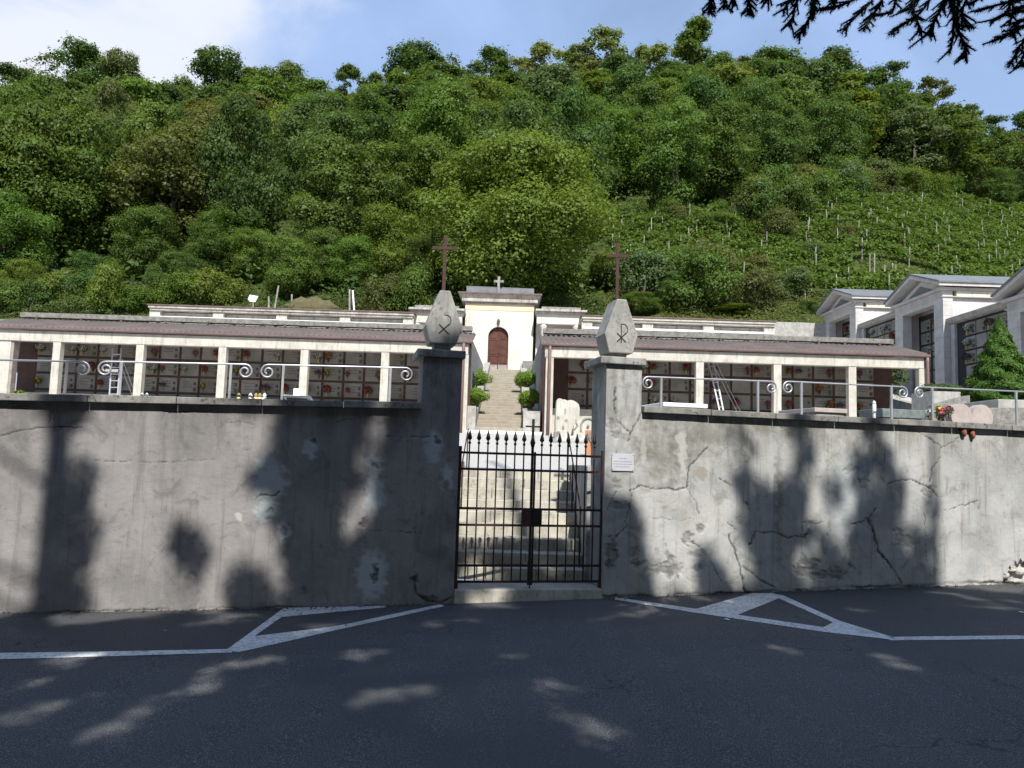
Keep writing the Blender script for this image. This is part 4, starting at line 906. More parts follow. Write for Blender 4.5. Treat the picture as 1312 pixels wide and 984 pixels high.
# ================================================================== GRAVES JUST BEHIND THE FRONT WALL
def tomb(label, px0, px1, ytop, th, d, dep, mat, slab=True):
    (ua, za), (ub, zb) = uz(px0, ytop, d), uz(px1, ytop, d); z = (za+zb)/2; r = root('grave', W((ua+ub)/2, 1.4, d), label, 'grave')
    mb = MB(); mb.wbox(ua, ub, d, d+dep, z-th, z); part('slab', mb, mat, r, bevel=.008)
    mb = MB(); mb.wbox(ua+.04, ub-.04, d+.03, d+dep-.04, 1.3, z-th-.002); part('base', mb, M['capstone'], r); return r
g1 = tomb('white marble grave slab carrying a small white block, left of the gate', 362.5, 398.5, 506.5, .03, .62, .8, M['white'])
a, za = uz(376,497.5,.75); b, zb = uz(384,508,.75); mb = MB(); mb.wbox(a, b+.003, .75, .82, zb-.02, za); part('headstone', mb, M['white'], g1, bevel=.004)
tomb('white marble grave slab just right of the right gate pillar', 850, 907, 516.5, .055, .7, .8, M['white'])
tomb('pink granite grave slab before the right portico', 1044, 1086, 523, .06, .8, .9, M['pink'])
tomb('mottled green granite grave slab near the right end of the right portico', 1131, 1186, 524.5, .12, .75, .5, M['greengranite'])
# heart shaped headstone
d = .8; hs = root('heart_headstone', W(uz(1246,530,d)[0], 1.5, d), 'pale pink heart shaped headstone showing its two round lobes above the coping', 'headstone')
(ul, _), (ur, _) = uz(1219,535,d), uz(1272.5,535,d); ztp = uz(1233,517,d)[1]; w = ur-ul; pts = []
for i in range(60):
    t = 2*math.pi*i/60; x = 16*math.sin(t)**3; y = 13*math.cos(t)-5*math.cos(2*t)-2*math.cos(3*t)-math.cos(4*t); pts.append(W((ul+ur)/2+x/32*w, ztp+(y-12)/32*w*1.05, d))
mb = MB(); mb.prism(pts, WN*.12); part('heart', mb, M['pink'], hs, bevel=.006); mb = MB(); mb.wbox((ul+ur)/2-.25, (ul+ur)/2+.25, d-.05, d+.25, 1.3, ztp-w*.95); part('base', mb, M['pink'], hs)
# grave lights and vases along the left coping
for i, (px, mat, lab) in enumerate(((306,'glass','leftmost of the small grave lights on the left wall'),(321,'white','white grave light second from left on the left wall'),(328,'glass','amber grave light third from left on the left wall'),(333,'glass','amber grave light fourth from left on the left wall'),(339,'white','rightmost white grave light of the row on the left wall'),(182,'white','white grave light beside the second column of the left portico'),(188,'white','white grave light alone, right of the left ladder'),(1120,'white','white topped grave lantern near the right end of the right portico'))):
    dd_ = .64; u, z = uz(px, 508 if px < 400 else 517, dd_); zg = (topL if u < 0 else topR)(u); r = root('grave_light', W(u, zg-.12, dd_), lab, 'grave light', 'grave lights behind the wall')
    o = W(u, 0, dd_); ztop = max(z+.02, zg+.035); mb = MB(); mb.lathe(o, [(.022,zg-.12),(.026,ztop-.05),(.02,ztop-.02)], 9); part('glass', mb, M[mat], r, True)
    mb = MB(); mb.lathe(o, [(.026,ztop-.019),(.02,ztop),(.004,ztop+.02)], 9); part('lid', mb, M['white'] if mat == 'white' else M['pot'], r, True)
# old white wall, plaque wall and terracotta panel seen through the gate
Yo = 25.0; rw = root('ruined_wall_fragment', P(724,560,Yo), 'bright white ruined wall fragment with broken top, seen above the gate', 'ruin')
ol = [(711.5,575),(711.5,540),(712.5,524),(713.2,513),(715,510.5),(718.5,510.2),(721,512),(724,511.5),(727,513.5),(731,512.2),(735,513.2),(739,515.5),(742,518.5),(743,524),(742.5,536),(741,575)]
mb = MB(); mb.prism([P(x, y, Yo) for x, y in ol], (0,.55,0)); part('masonry', mb, M['stucco'], rw, bevel=.03)
mb = MB()
for x, y, s in ((715,535.5,.05),(725.5,538.5,.05)): p = P(x, y, Yo); mb.tube([p+Vector((0,-.012,0)), p+Vector((0,.01,0))], s, 14)
for x, y, w, h in ((721.5,548,.03,.06),(733.5,557,.03,.06),(724,527,.02,.09)): p = P(x, y, Yo); mb.box(p.x-w, p.x+w, Yo-.015, Yo+.01, p.z-h, p.z+h)
part('medallions', mb, M['capstone'], rw)
r = root('relief_stone', P(752,560,24.6), 'white relief stone with a carved arch beside the ruined fragment', 'relief'); mb = MB(); mb.prism([P(x, y, 24.6) for x, y in [(735,575),(735,545),(743,537),(748,534.5),(757,533.5),(764,536),(768,542),(770,575)]], (0,.3,0)); part('stone', mb, M['stucco'], r, bevel=.01)
mb = MB(); ap = [P(744.5+9.5*(1-math.cos(math.pi*i/12)), 546-11*math.sin(math.pi*i/12)+i*.1, 24.57) for i in range(13)]; mb.tube([P(744.5,552,24.57)]+ap+[P(763.5,553,24.57)], .03, 6)
mb.tube([P(737,538,24.57), P(740,545,24.57), P(736,550,24.57)], .02, 5); mb.lathe(P(753.5,546,24.55), [(.01,-.05),(.05,0),(.01,.05)], 8); part('carving', mb, M['capstone'], r)
r = root('terracotta_panel', P(761,570,16), 'terracotta coloured panel with a dark wrought eagle shape, right behind the gate', 'panel'); mb = MB(); mb.prism([P(x, y, 16) for x, y in [(750.5,592),(750.5,551),(774,551.5),(774,593)]], (0,.08,0)); part('board', mb, weath('orange_clay', (.46,.22,.13), (.4,.19,.11), 3), r, bevel=.01)
mb = MB()
mb.prism([P(x, y, 15.985) for x, y in [(752.5,554.5),(755,556),(757,555.5),(760,558),(763,554.5),(768,555),(766.5,560),(764.5,566),(762,572),(760,576.5),(757.5,572),(757,566),(754,561)]], (0,-.02,0)); part('ironwork', mb, M['capstone'], r)
pbox('stone_block', 'small grey stone block at the foot of the ruined fragment', 'stone', 710, 718, 552.5, 566, 24.2, .3, M['concrete'])
for i, (x, y) in enumerate(((722,566),(738,561),(744,566))):
    p = P(x, y, 22); bm = bmesh.new(); bmesh.ops.create_icosphere(bm, subdivisions=2, radius=.22); mb = MB(); mb.add([(p.x+v.co.x*1.5*random.uniform(.85,1.1), p.y+v.co.y, tz(22)+.05+v.co.z*random.uniform(.7,1.0)) for v in bm.verts], [[q.index for q in f.verts] for f in bm.faces]); bm.free()
    solo('rubble_stone', mb, M['stone'], ['leftmost','middle','rightmost'][i]+' of the three loose stones below the white ruin', 'stone', org=p)
# ================================================================== HILLSIDE
SKY = [(-900,150),(-400,125),(-200,112),(0,100),(120,88),(200,118),(280,95),(370,108),(450,102),(530,78),(640,80),(760,72),(880,62),(1000,72),(1080,80),(1160,98),(1210,128),(1260,152),(1312,160),(1600,200),(2200,230)]
def skyy(px): return float(np.interp(px, [a for a, b in SKY], [b for a, b in SKY]))
YB, YR = 47.5, 165.0
def zridge(ratio):      # ratio = x / y
    px = max(-900, min(2200, CX + ratio*1000)); return P(px, skyy(px), YR).z - 11.0
def hill(x, y):
    r = x/max(y, 1); zr = zridge(r); zb = 8.9
    if y <= YR:
        t = (y-YB)/(YR-YB); z = zb+(zr-zb)*(t if t > 0 else t*.6)
    else: z = zr-(y-YR)*.25
    return z + .5*math.sin(x*.13+y*.05)*min(1, max(0, (y-50)/20)) + .3*math.sin(x*.31-y*.23)*min(1, max(0, (y-50)/20))
hm = MB(); hx = [-1.9+3.8*i/110 for i in range(111)]; hy = [47.6,48.5,50,53,56,60,64,68,72,77,82,88,94,100,107,114,121,128,136,144,152,158,165,175,195,230]
for y in hy:
    for r_ in hx: x = r_*y; hm.v.append((x, y, hill(x, y)))
w_ = len(hx)
for j in range(len(hy)-1):
    for i in range(w_-1): hm.f.append((j*w_+i, j*w_+i+1, (j+1)*w_+i+1, (j+1)*w_+i))
def hillmat():
    m, t, b = newmat('hillside_grass'); p = t.nodes.new('ShaderNodeNewGeometry').outputs['Position']
    c = mixc(t, rng(t, noise(t, p, .25, 6, .7), .35, .65), (.075,.105,.028), (.045,.07,.02))
    c = mixc(t, rng(t, noise(t, p, 1.4, 6, .7), .45, .7), c, (.12,.13,.04))
    t.links.new(c, b.inputs['Base Color']); b.inputs['Roughness'].default_value = 1; b.inputs['Specular IOR Level'].default_value = .1
    bump(t, b, noise(t, p, 3, 8, .8), 1, .25); return m
setting('hillside', hm, hillmat(), True)
# ------------------------------------------------------------------ tree kinds
KINDS = {}
def treekind(key, Rr, H, th, nl, n, size, gap=.25, lobe=(.28,.45), bark='bark', tr=.22, up=.35, var=2, nb=6, base=None):
    for v in range(var):
        z0 = th if base is None else base
        me, lc = crown('crown', Rr, H, z0, nl, n, size, M['leaf'], lobe=lobe, gap=gap, up=up)
        tm = trunkmesh('trunk', z0+H*.55, tr, lc, M[bark], nb); KINDS.setdefault(key, []).append((me, tm, z0+H, Rr))
treekind('far', 4.0, 9.5, 1.6, 34, 14000, .32, var=6, lobe=(.16,.36), gap=.35)
treekind('fartall', 3.0, 11, 2.2, 30, 12000, .30, var=3, gap=.25, lobe=(.18,.38))
treekind('mid', 4.0, 9.5, 1.0, 44, 30000, .215, var=5, lobe=(.14,.34), gap=.35)
treekind('airy', 2.8, 9.0, 3.5, 18, 5200, .34, gap=.5, lobe=(.22,.36), bark='barkgrey', var=3, nb=10)
treekind('bare', 3.0, 7.5, 3.5, 14, 2200, .32, gap=.9, lobe=(.2,.36), bark='barkgrey', var=2, nb=12)
treekind('near', 4.0, 8.0, .4, 50, 50000, .165, var=3, lobe=(.14,.32), gap=.3)
treekind('bush', 2.2, 2.6, .1, 12, 9000, .15, var=3, lobe=(.25,.42), tr=.08)
treekind('walnut', 6.4, 10.8, 1.0, 60, 110000, .20, var=1, lobe=(.16,.30), tr=.35, nb=14, gap=.3)
TREES = []
VY0 = [(780,296),(860,296),(940,296),(985,290),(1020,278),(1060,266),(1150,258),(1312,252),(1500,255)]
GREENS = {'walnut':(.125,.172,.030),'dark green':(.062,.106,.028),'mid green':(.076,.122,.029),'bright green':(.088,.145,.030),'yellow green':(.108,.150,.030),'olive brown':(.094,.110,.036),'grey green':(.078,.116,.042),'light green':(.15,.19,.065)}
def planttree(kind, x, y, H, W_, colname, note=None, z=None, v=None, cat='tree'):
    ms = KINDS[kind]; me, tm, h0, r0_ = ms[random.randrange(len(ms)) if v is None else v]
    zz = hill(x, y) if z is None else z
    o = bpy.data.objects.new('tree', None); COL.objects.link(o); o.location = (x, y, zz-.15); o.rotation_euler = (0, 0, random.uniform(0, 6.28)); s = H/h0; W_ = min(W_, (1.0 if kind in ('mid','near') else 3)*max(H, 3.5)); sx = W_/(2*r0_)
    o.scale = (sx, sx, s); g = GREENS[colname]; j = random.uniform(.92, 1.12)
    c = bpy.data.objects.new('crown', me); COL.objects.link(c); c.parent = o; c.color = (g[0]*j*random.uniform(.92,1.1), g[1]*j, g[2]*j*random.uniform(.85,1.15), 1)
    t = bpy.data.objects.new('trunk', tm); COL.objects.link(t); t.parent = o
    tag(o, note, cat, 'trees on the hillside'); TREES.append((o, colname, H)); return o
def hero(kind, px, ytop, ybot, width, Y, col, note=None, v=None):
    a = P(px, ytop, Y); z = hill(a.x, Y) if ybot is None else min(P(px, ybot, Y).z, hill(a.x, Y)); H = a.z-z
    return planttree(kind, a.x, Y, H*1.03, width*Y/1000*1.08, col, note, z=z, v=v)
random.seed(42)
hero('walnut', 662, 190, 405, 268, 51, 'walnut', 'large spreading yellow green walnut tree right behind the chapel')
# hand placed nearer trees on the left and centre
for k, px, yt, yb, w, Y, col in (('near',105,172,None,225,60,'mid green'),('near',10,245,None,150,53,'bright green'),('near',35,330,None,110,50,'yellow green'),
  ('near',195,262,None,160,57,'mid green'),('near',300,258,None,170,58,'mid green'),('near',372,300,None,140,53,'bright green'),('mid',255,232,None,130,66,'dark green'),
  ('near',120,320,None,150,52,'dark green'),('mid',480,205,None,100,70,'grey green'),('near',505,262,None,120,55,'yellow green'),('mid',430,250,None,100,64,'dark green'),
  ('mid',385,165,None,110,85,'yellow green'),('near',230,320,None,130,51.5,'mid green'),('near',270,285,None,120,56,'mid green'),('near',325,290,None,110,56,'bright green'),('near',20,200,None,170,64,'mid green'),('near',415,290,None,110,55,'mid green'),('near',545,300,None,80,54,'mid green'),('near',455,300,None,100,54,'bright green'),('mid',340,205,None,130,75,'bright green'),
  ('mid',585,170,None,110,72,'mid green'),('mid',700,165,None,120,75,'bright green'),('mid',150,215,None,120,72,'dark green'),('near',868,345,405,100,53,'mid green'),('near',820,372,None,70,51.5,'bright green'),
  ('near',1036,382,415,36,53,'dark green'),('near',940,388,None,70,52,'yellow green'),('mid',1010,268,None,70,84,'olive brown'),('mid',1040,262,None,60,86,'grey green'),('mid',975,280,None,50,81,'olive brown'),
  ('mid',800,215,None,100,86,'yellow green'),('mid',870,190,None,110,88,'mid green'),('mid',930,200,None,110,86,'grey green'),('mid',985,205,None,90,90,'dark green'),('mid',1115,215,None,90,101,'mid green'),('mid',1070,225,None,80,99,'yellow green'),('mid',1150,222,None,80,101,'mid green'),('mid',1215,222,None,90,102,'bright green'),('mid',1275,215,None,90,102,'mid green'),('mid',1025,235,None,70,93,'grey green'),
  ('mid',1180,215,None,100,108,'dark green'),('mid',1245,205,None,110,108,'grey green'),('mid',1300,215,None,90,107,'dark green'),('mid',760,260,None,70,70,'mid green'),('near',775,320,None,60,56,'yellow green')):
    hero(k, px, yt, yb, w, Y, col)
for i in range(26):
    px = -40+i*23+random.uniform(-9,9)
    if 300 < px < 475: continue
    hero('bush', px, random.uniform(342,372) if px < 560 else 375, None, random.uniform(44,75), random.uniform(48.6,51), random.choice(['mid green','bright green','yellow green','olive brown','dark green','mid green','bright green']))
for i in range(44):
    px = 775+i*13.5; vy = float(np.interp(px, [a for a, b in VY0], [b for a, b in VY0])); Yv = next((y for y in np.arange(60, 125, 1.0) if proj(((px-656)/1000*y, y, hill((px-656)/1000*y, y)))[1] < vy), 110)
    x = (px-656)/1000*Yv+random.uniform(-1,1); planttree('bush', x, Yv+random.uniform(-1.5,2.5), random.uniform(2.4,5.0)*(.5 if px < 960 else 1), random.uniform(4,7.5)*(.6 if px < 960 else 1), random.choice(['mid green','dark green','grey green','bright green','mid green','olive brown']))
for px, y_, w in ((845,362,5),(905,362,6),(965,352,3.5),(1000,300,4.5),(985,282,4),(1050,330,3.5),(1090,300,3),(825,378,6),(885,385,6),(960,392,5),(1015,372,4),(1240,280,3.5)):
    Yv = next((y for y in np.arange(50, 125, .5) if proj(((px-656)/1000*y, y, hill((px-656)/1000*y, y)))[1] < y_+14), 60); planttree('bush', (px-656)/1000*Yv, Yv, w*.62, w, random.choice(['mid green','grey green','bright green','olive brown']))
# skyline
for k, px, yt, w, col in (('far',20,92,70,'dark green'),('bare',60,62,70,'olive brown'),('far',110,58,75,'dark green'),('far',165,72,60,'olive brown'),('far',230,102,60,'mid green'),('far',285,66,85,'dark green'),
  ('far',330,95,60,'mid green'),('far',372,82,60,'mid green'),('fartall',446,78,42,'dark green'),('far',480,100,50,'mid green'),('far',535,57,85,'dark green'),('bare',575,64,50,'grey green'),('far',630,62,80,'dark green'),
  ('airy',672,66,50,'light green'),('airy',700,60,56,'light green'),('airy',735,54,58,'light green'),('airy',775,38,64,'light green'),('airy',745,70,40,'light green'),('airy',820,54,50,'light green'),('airy',850,60,56,'light green'),('fartall',890,31,62,'bright green'),
  ('airy',925,62,40,'grey green'),('far',996,56,75,'mid green'),('far',1065,64,75,'dark green'),('far',1030,72,50,'mid green'),('far',1145,76,60,'dark green'),('bare',1110,82,50,'olive brown'),('airy',1192,96,46,'olive brown'),
  ('far',1225,128,50,'mid green'),('far',1270,146,60,'mid green'),('far',1310,148,60,'dark green'),('far',960,80,60,'olive brown'),('airy',1235,132,40,'grey green')):
    a = P(px, yt, YR); z = hill(a.x, YR); H = max(9, a.z-z); kk = k; planttree(kk, a.x, YR+random.uniform(-3,2), H*1.02, w*YR/1000*1.15, col, z=a.z-H)
# filler forest
VY = [(780,296),(860,296),(940,296),(985,290),(1020,278),(1060,266),(1150,258),(1312,252),(1500,255)]
def vine_region(px, y, Y):
    r = (px-656)/1000
    if r < .118: return False
    X_ = r*Y; qx, qy = proj((X_, Y, hill(X_, Y))); return qy > float(np.interp(qx, [a for a, b in VY], [b for a, b in VY]))
rows = []; Y = 58.0
while Y < 154:
    rows.append(Y); Y += 5.2+Y*.045
cnt = 0
for Y in rows:
    sp = 5.6+Y*.022; x = -.72*Y-3+random.random()*sp
    while x < .74*Y+3:
        xx = x+random.uniform(-.3,.3)*sp; yy = Y+random.uniform(-.35,.35)*8; px = 656+xx/yy*1000
        if not vine_region(px, 0, yy) and not (yy < 66 and -130 < px < 560 and random.random() < .35):
            r_ = random.random()
            col = 'dark green' if r_ < .24 else 'mid green' if r_ < .52 else 'bright green' if r_ < .68 else 'yellow green' if r_ < .80 else 'olive brown' if r_ < .88 else 'grey green'
            kd = 'mid' if yy < 95 else random.choice(['far','far','far','fartall'])
            planttree(kd, xx, yy, random.uniform(10.5,15.0)*(1 if yy < 120 else .82 if yy < 140 else .62), random.uniform(8.0,11.0)*(.95 if yy < 95 else 1.1), col); cnt += 1
        x += sp
print('filler trees', cnt, 'total', len(TREES))
# undergrowth: uncountable shrubs covering the slope between the trunks
def ground_leaves(n, size, xr, yr, hgt, cond, name, label, color):
    y = np.sqrt(RNG.uniform(yr[0]**2, yr[1]**2, n)); r = RNG.uniform(xr[0], xr[1], n); x = r*y
    k = np.array([cond(a, b) for a, b in zip(r, y)]); x = x[k]; y = y[k]
    z = np.array([hill(a, b) for a, b in zip(x, y)]); bumpy = (np.sin(x*.9+np.sin(y*.7)*2)+np.sin(y*1.1+np.sin(x*.5)*2))*.5+.6
    z = z + np.clip(bumpy, 0, 2)*hgt*RNG.random(len(x))**.5
    c = np.stack([x, y, z], 1); nr = RNG.normal(size=c.shape)*.6; nr[:,2] += 1; nr[:,1] -= .6
    me = leafmesh(name, c, nr, size, M['leaf']); o = part(name, me, None); o.color = color; o['kind'] = 'stuff'; o['label'] = label; o['category'] = 'undergrowth'; return o
ground_leaves(130000, .42, (-.85,.85), (50,165), 1.6, lambda r, y: not vine_region(656+r*1000, 0, y), 'undergrowth', 'green undergrowth covering the hillside between the trees', (.06,.10,.025,1))
ground_leaves(30000, .16, (-.70,.12), (48,53), .9, lambda r, y: True, 'bank_weeds', 'tangled weeds on the bank above the left niche gallery', (.07,.10,.03,1))
ground_leaves(26000, .15, (.12,.6), (48,55), .45, lambda r, y: True, 'bank_grass', 'rough grass on the bank below the vineyard', (.10,.12,.035,1))
ground_leaves(20000, .22, (.45,.72), (58,78), .3, lambda r, y: True, 'bank_grass', 'yellow green grass between the vine rows', (.095,.135,.035,1))
# ------------------------------------------------------------------ vineyard: every row is a thing with its foliage and posts
random.seed(77); pm = MB(); pm.box(-.034,.034,-.034,.034,-.1,2.0); pmesh = pm.mesh('post', M['post'])
yv = 55.0; vi = 0
while yv < 112:
    segs = []
    ok = [r for r in np.arange(.12, .76, .01) if vine_region(656+r*1000, 0, yv)]
    if not ok: break
    segs.append((min(ok)*yv, (.44 if 57.5 < yv < 62.5 else .76)*yv))
    if 57.5 < yv < 62.5: segs.append((.555*yv, .78*yv))
    for a, b in segs:
        vi += 1; L_ = b-a; n = int(L_*175); x = RNG.uniform(a, b, n); lump = .5+.5*np.sin(x*1.7+yv)*np.sin(x*.6+yv*2)
        y = yv+.35*np.sin(x*.12+yv) + RNG.normal(0, .26, n); hh = RNG.uniform(.35, 1.0, n)**.7*(1.35+.6*lump)
        z = np.array([hill(p, q) for p, q in zip(x, y)])+hh
        c = np.stack([x, y, z], 1); nr = RNG.normal(size=c.shape)*.7; nr[:,2] += .7; nr[:,1] -= .5
        o = root('vine_row', (a, yv, hill(a, yv)), '', 'vine row', 'vine rows on the hillside'); FLV = o
        me = leafmesh('foliage', c-np.array([a, yv, hill(a, yv)]), nr, .30, M['leaf']); q = bpy.data.objects.new('foliage', me); COL.objects.link(q); q.parent = o
        j = random.uniform(.85, 1.15); q.color = (.076*j,.124*j,.022*j,1)
        TREES.append((o, 'vine', yv)); px_ = a+random.uniform(0,2)
        while px_ < b:
            q = bpy.data.objects.new('post', pmesh); COL.objects.link(q); q.parent = o; yy = yv+.35*math.sin(px_*.12+yv)-.3
            q.location = (px_-a, yy-yv, hill(px_, yy)-hill(a, yv)+random.uniform(-.35,.2)); q.rotation_euler = (random.uniform(-.06,.06), random.uniform(-.07,.07), random.random()); px_ += random.uniform(1.7, 4.2)+ (yv-55)*.03
    yv += 2.15
for i, (px, yb, Y) in enumerate(((1133,372,57),(1143,370,57.5),(1147,372,58),(1114,358,60),(1120,358,60.5))):
    p = P(px, yb-33, Y); z = hill(p.x, Y); mb = MB(); mb.tube([(p.x,Y,z-.2),(p.x+.03,Y,p.z)], .05, 6); solo('vine_post', mb, M['post'], ['thick','middle','thin','short left','short right'][i]+' bare pale post on the grass left of the middle mausoleum', 'post', 'bare posts on the grass', org=(p.x,Y,z))
for i, (px, yt, yb, lab) in enumerate(((344.5,380,392,'short weathered stake right of the small white notice'),(357,366,388,'leaning weathered stake left of the dry mound'),(374,377,388,'thick pale stake at the left end of the dry mound'),(448,371,392,'grey stake of the pair right of the dry mound'),(452,372,392,'bright split stake of the pair right of the dry mound'))):
    p = P(px, yt, 48.6); q = P(px-(5 if i == 1 else (-2 if i == 4 else 0)), yb+8, 48.6); mb = MB(); mb.bar(q, p, .10, .06, Vector((0,1,0))); solo('wooden_stake', mb, M['white'] if i == 4 else M['post'], lab, 'stake', 'stakes above the left gallery', org=q)
p0 = [P(x, y, 48.5) for x, y in ((317.5,383),(320,377.5),(331,379.5),(327,387),(320,386.5))]; r = root('notice_board', P(324,390,48.5), 'small tilted white notice board among the weeds above the left gallery', 'sign'); mb = MB(); mb.prism(p0, (0,.03,0)); part('board', mb, M['white'], r)
mb = MB(); mb.bar(P(325,382,48.56), P(324,400,48.56), .06); part('stake', mb, M['post'], r)
bm = bmesh.new(); bmesh.ops.create_icosphere(bm, subdivisions=4, radius=1); mb = MB(); c = P(400,395,49)
mb.add([(c.x+v.co.x*1.75*(1+.08*math.sin(v.co.z*9+v.co.x*7)), 49+v.co.y*1.0, c.z-.1+(max(v.co.z,-.2)*(.78+.10*math.sin(v.co.x*11)+.07*math.sin(v.co.x*23+v.co.y*9)))) for v in bm.verts], [[q.index for q in f.verts] for f in bm.faces]); bm.free()
solo('dry_mound', mb, M['dirt'], 'low mound of dry cut grass above the left gallery', 'mound', smooth=True, org=c)
# ------------------------------------------------------------------ clipped shrubs by the stairs, conifer, hedge
def shrub(name, label, cat, c, pads, n, size, color, trunk=True, up=.5):
    r = root(name, c, label, cat); cs = []; ns_ = []
    for (dx, dy, dz, sx, sz) in pads:
        m_ = int(n*sx*sx/sum(p[3]**2 for p in pads)); d = RNG.normal(size=(m_,3)); d /= np.linalg.norm(d, axis=1, keepdims=True); rad = RNG.normal(.93,.1,m_)*(1+.14*np.sin(d[:,0]*6+dx*9)+.12*np.sin(d[:,1]*7+d[:,2]*5))
        cs.append(d*rad[:,None]*np.array([sx,sx,sz])+np.array([dx,dy,dz])); ns_.append(d+RNG.normal(size=d.shape)*.5+np.array([0,0,up]))
    me = leafmesh('foliage', np.vstack(cs), np.vstack(ns_), size, M['shrub'], .45); q = part('foliage', me, None); q.parent = r; q.color = color
    if trunk:
        mb = MB(); b = Vector((0,0,-.5)); 
        for dx, dy, dz, sx, sz in pads[:5]: mb.tube([b, Vector((dx*.4, dy*.4, dz*.5-.2)), Vector((dx,dy,dz))], [.05,.035,.015], 6)
        t = bpy.data.objects.new('stem', mb.mesh('stem', M['bark'])); COL.objects.link(t); t.parent = r
    return r
for px, py, Y, w, lab in ((611,484,36.5,19,'upper clipped bright shrub on the left of the upper stairs'),(609,507,31,17,'lower clipped bright shrub on the left of the upper stairs'),(674.5,485,36.5,17,'upper clipped bright shrub on the right of the upper stairs'),(680,509,31,17,'lower clipped bright shrub on the right of the upper stairs')):
    c = P(px, py, Y); k = w*Y/1000; k *= 1.22; shrub('clipped_shrub', lab, 'shrub', c, [(0,0,0,k*.62,k*.38),(-k*.38,.1,-k*.12,k*.42,k*.3),(k*.42,-.05,-k*.05,k*.42,k*.28),(k*.1,-.1,k*.22,k*.4,k*.26),(-k*.2,0,k*.15,k*.42,k*.25),(-k*.1,.1,-k*.35,k*.4,k*.25)], 9000, .06, (.125,.205,.03,1))
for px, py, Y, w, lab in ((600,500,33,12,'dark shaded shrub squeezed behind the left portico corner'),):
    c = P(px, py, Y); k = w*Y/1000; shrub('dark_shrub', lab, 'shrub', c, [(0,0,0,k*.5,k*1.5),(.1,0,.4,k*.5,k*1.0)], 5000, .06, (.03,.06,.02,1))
ct = P(1281, 404, 20.5); cb = P(1283, 516, 20.5); H = ct.z-cb.z; r = root('cone_conifer', (cb.x, 20.5, cb.z), 'dense cone shaped green conifer at the right edge of the photo', 'conifer')
n = 60000; t = RNG.random(n)**.62; t = 1-t; ang = RNG.uniform(0, 6.28, n); prof = (1-t)**1.0*np.clip(.78+t*2.2, 0, 1); lump = 1+.13*np.sin(ang*5+t*23)+.1*np.sin(ang*9-t*31)+.08*np.sin(ang*3+t*47)
R_ = 42*20.5/1000; rr = R_*prof*lump*RNG.normal(.93,.07,n); c = np.stack([rr*np.cos(ang), rr*np.sin(ang), t*H], 1); nr = np.stack([np.cos(ang), np.sin(ang), np.full(n,.35)], 1)+RNG.normal(size=(n,3))*.45
me = leafmesh('foliage', c, nr, .065, M['shrub'], .45); q = part('foliage', me, None); q.parent = r; q.color = (.058,.115,.022,1)
mb = MB(); mb.tube([(0,0,-.6),(0,0,H*.8)], [.12,.03], 7); t_ = bpy.data.objects.new('trunk', mb.mesh('trunk', M['bark'])); COL.objects.link(t_); t_.parent = r
c = P(1211, 498, 24.3); shrub('clipped_hedge', 'small low hedge in the planter below the middle mausoleum', 'hedge', c, [(-.35,.2,0,.32,.14),(0,.2,.02,.32,.15),(.35,.2,0,.3,.14)], 6000, .05, (.06,.09,.03,1), False)
c = P(1154, 482, 30.8); shrub('leafy_shrub', 'loose leafy shrub seen through the open end of the right portico', 'shrub', c, [(-.2,.2,.2,.4,.4),(.1,.3,0,.35,.4),(-.1,.2,-.4,.3,.4)], 1600, .10, (.06,.09,.03,1))
for i, (px, py, kd) in enumerate(((1196,532,'whitef'),(1200,535,'pinkf'),(1206,528,'yellowf'),(1212,531,'pinkf'),(1216,528,'pinkf'))):
    d = .7; u, z = uz(px, py, d); o = flower(W(u, z+.02, d), random.random()*6, kd, 'x', 0, 'potted flowers by the heart stone', .42); FL.pop()
    o['label'] = ['white flowers at the foot of the right portico downpipe','small pink flowers right of the downpipe foot','tall yellow flower left of the heart stone','pink flowers between the yellow flower and the heart stone','pink and white lily touching the heart stone'][i]
c = W(uz(25,507,.7)[0], uz(25,507,.7)[1], .7); shrub('weed_tuft', 'small green weed tuft growing at the left end of the wall top', 'weed', c, [(0,0,0,.07,.06),(.12,0,-.01,.05,.03),(.3,0,-.02,.05,.02)], 260, .05, (.13,.18,.04,1), False)
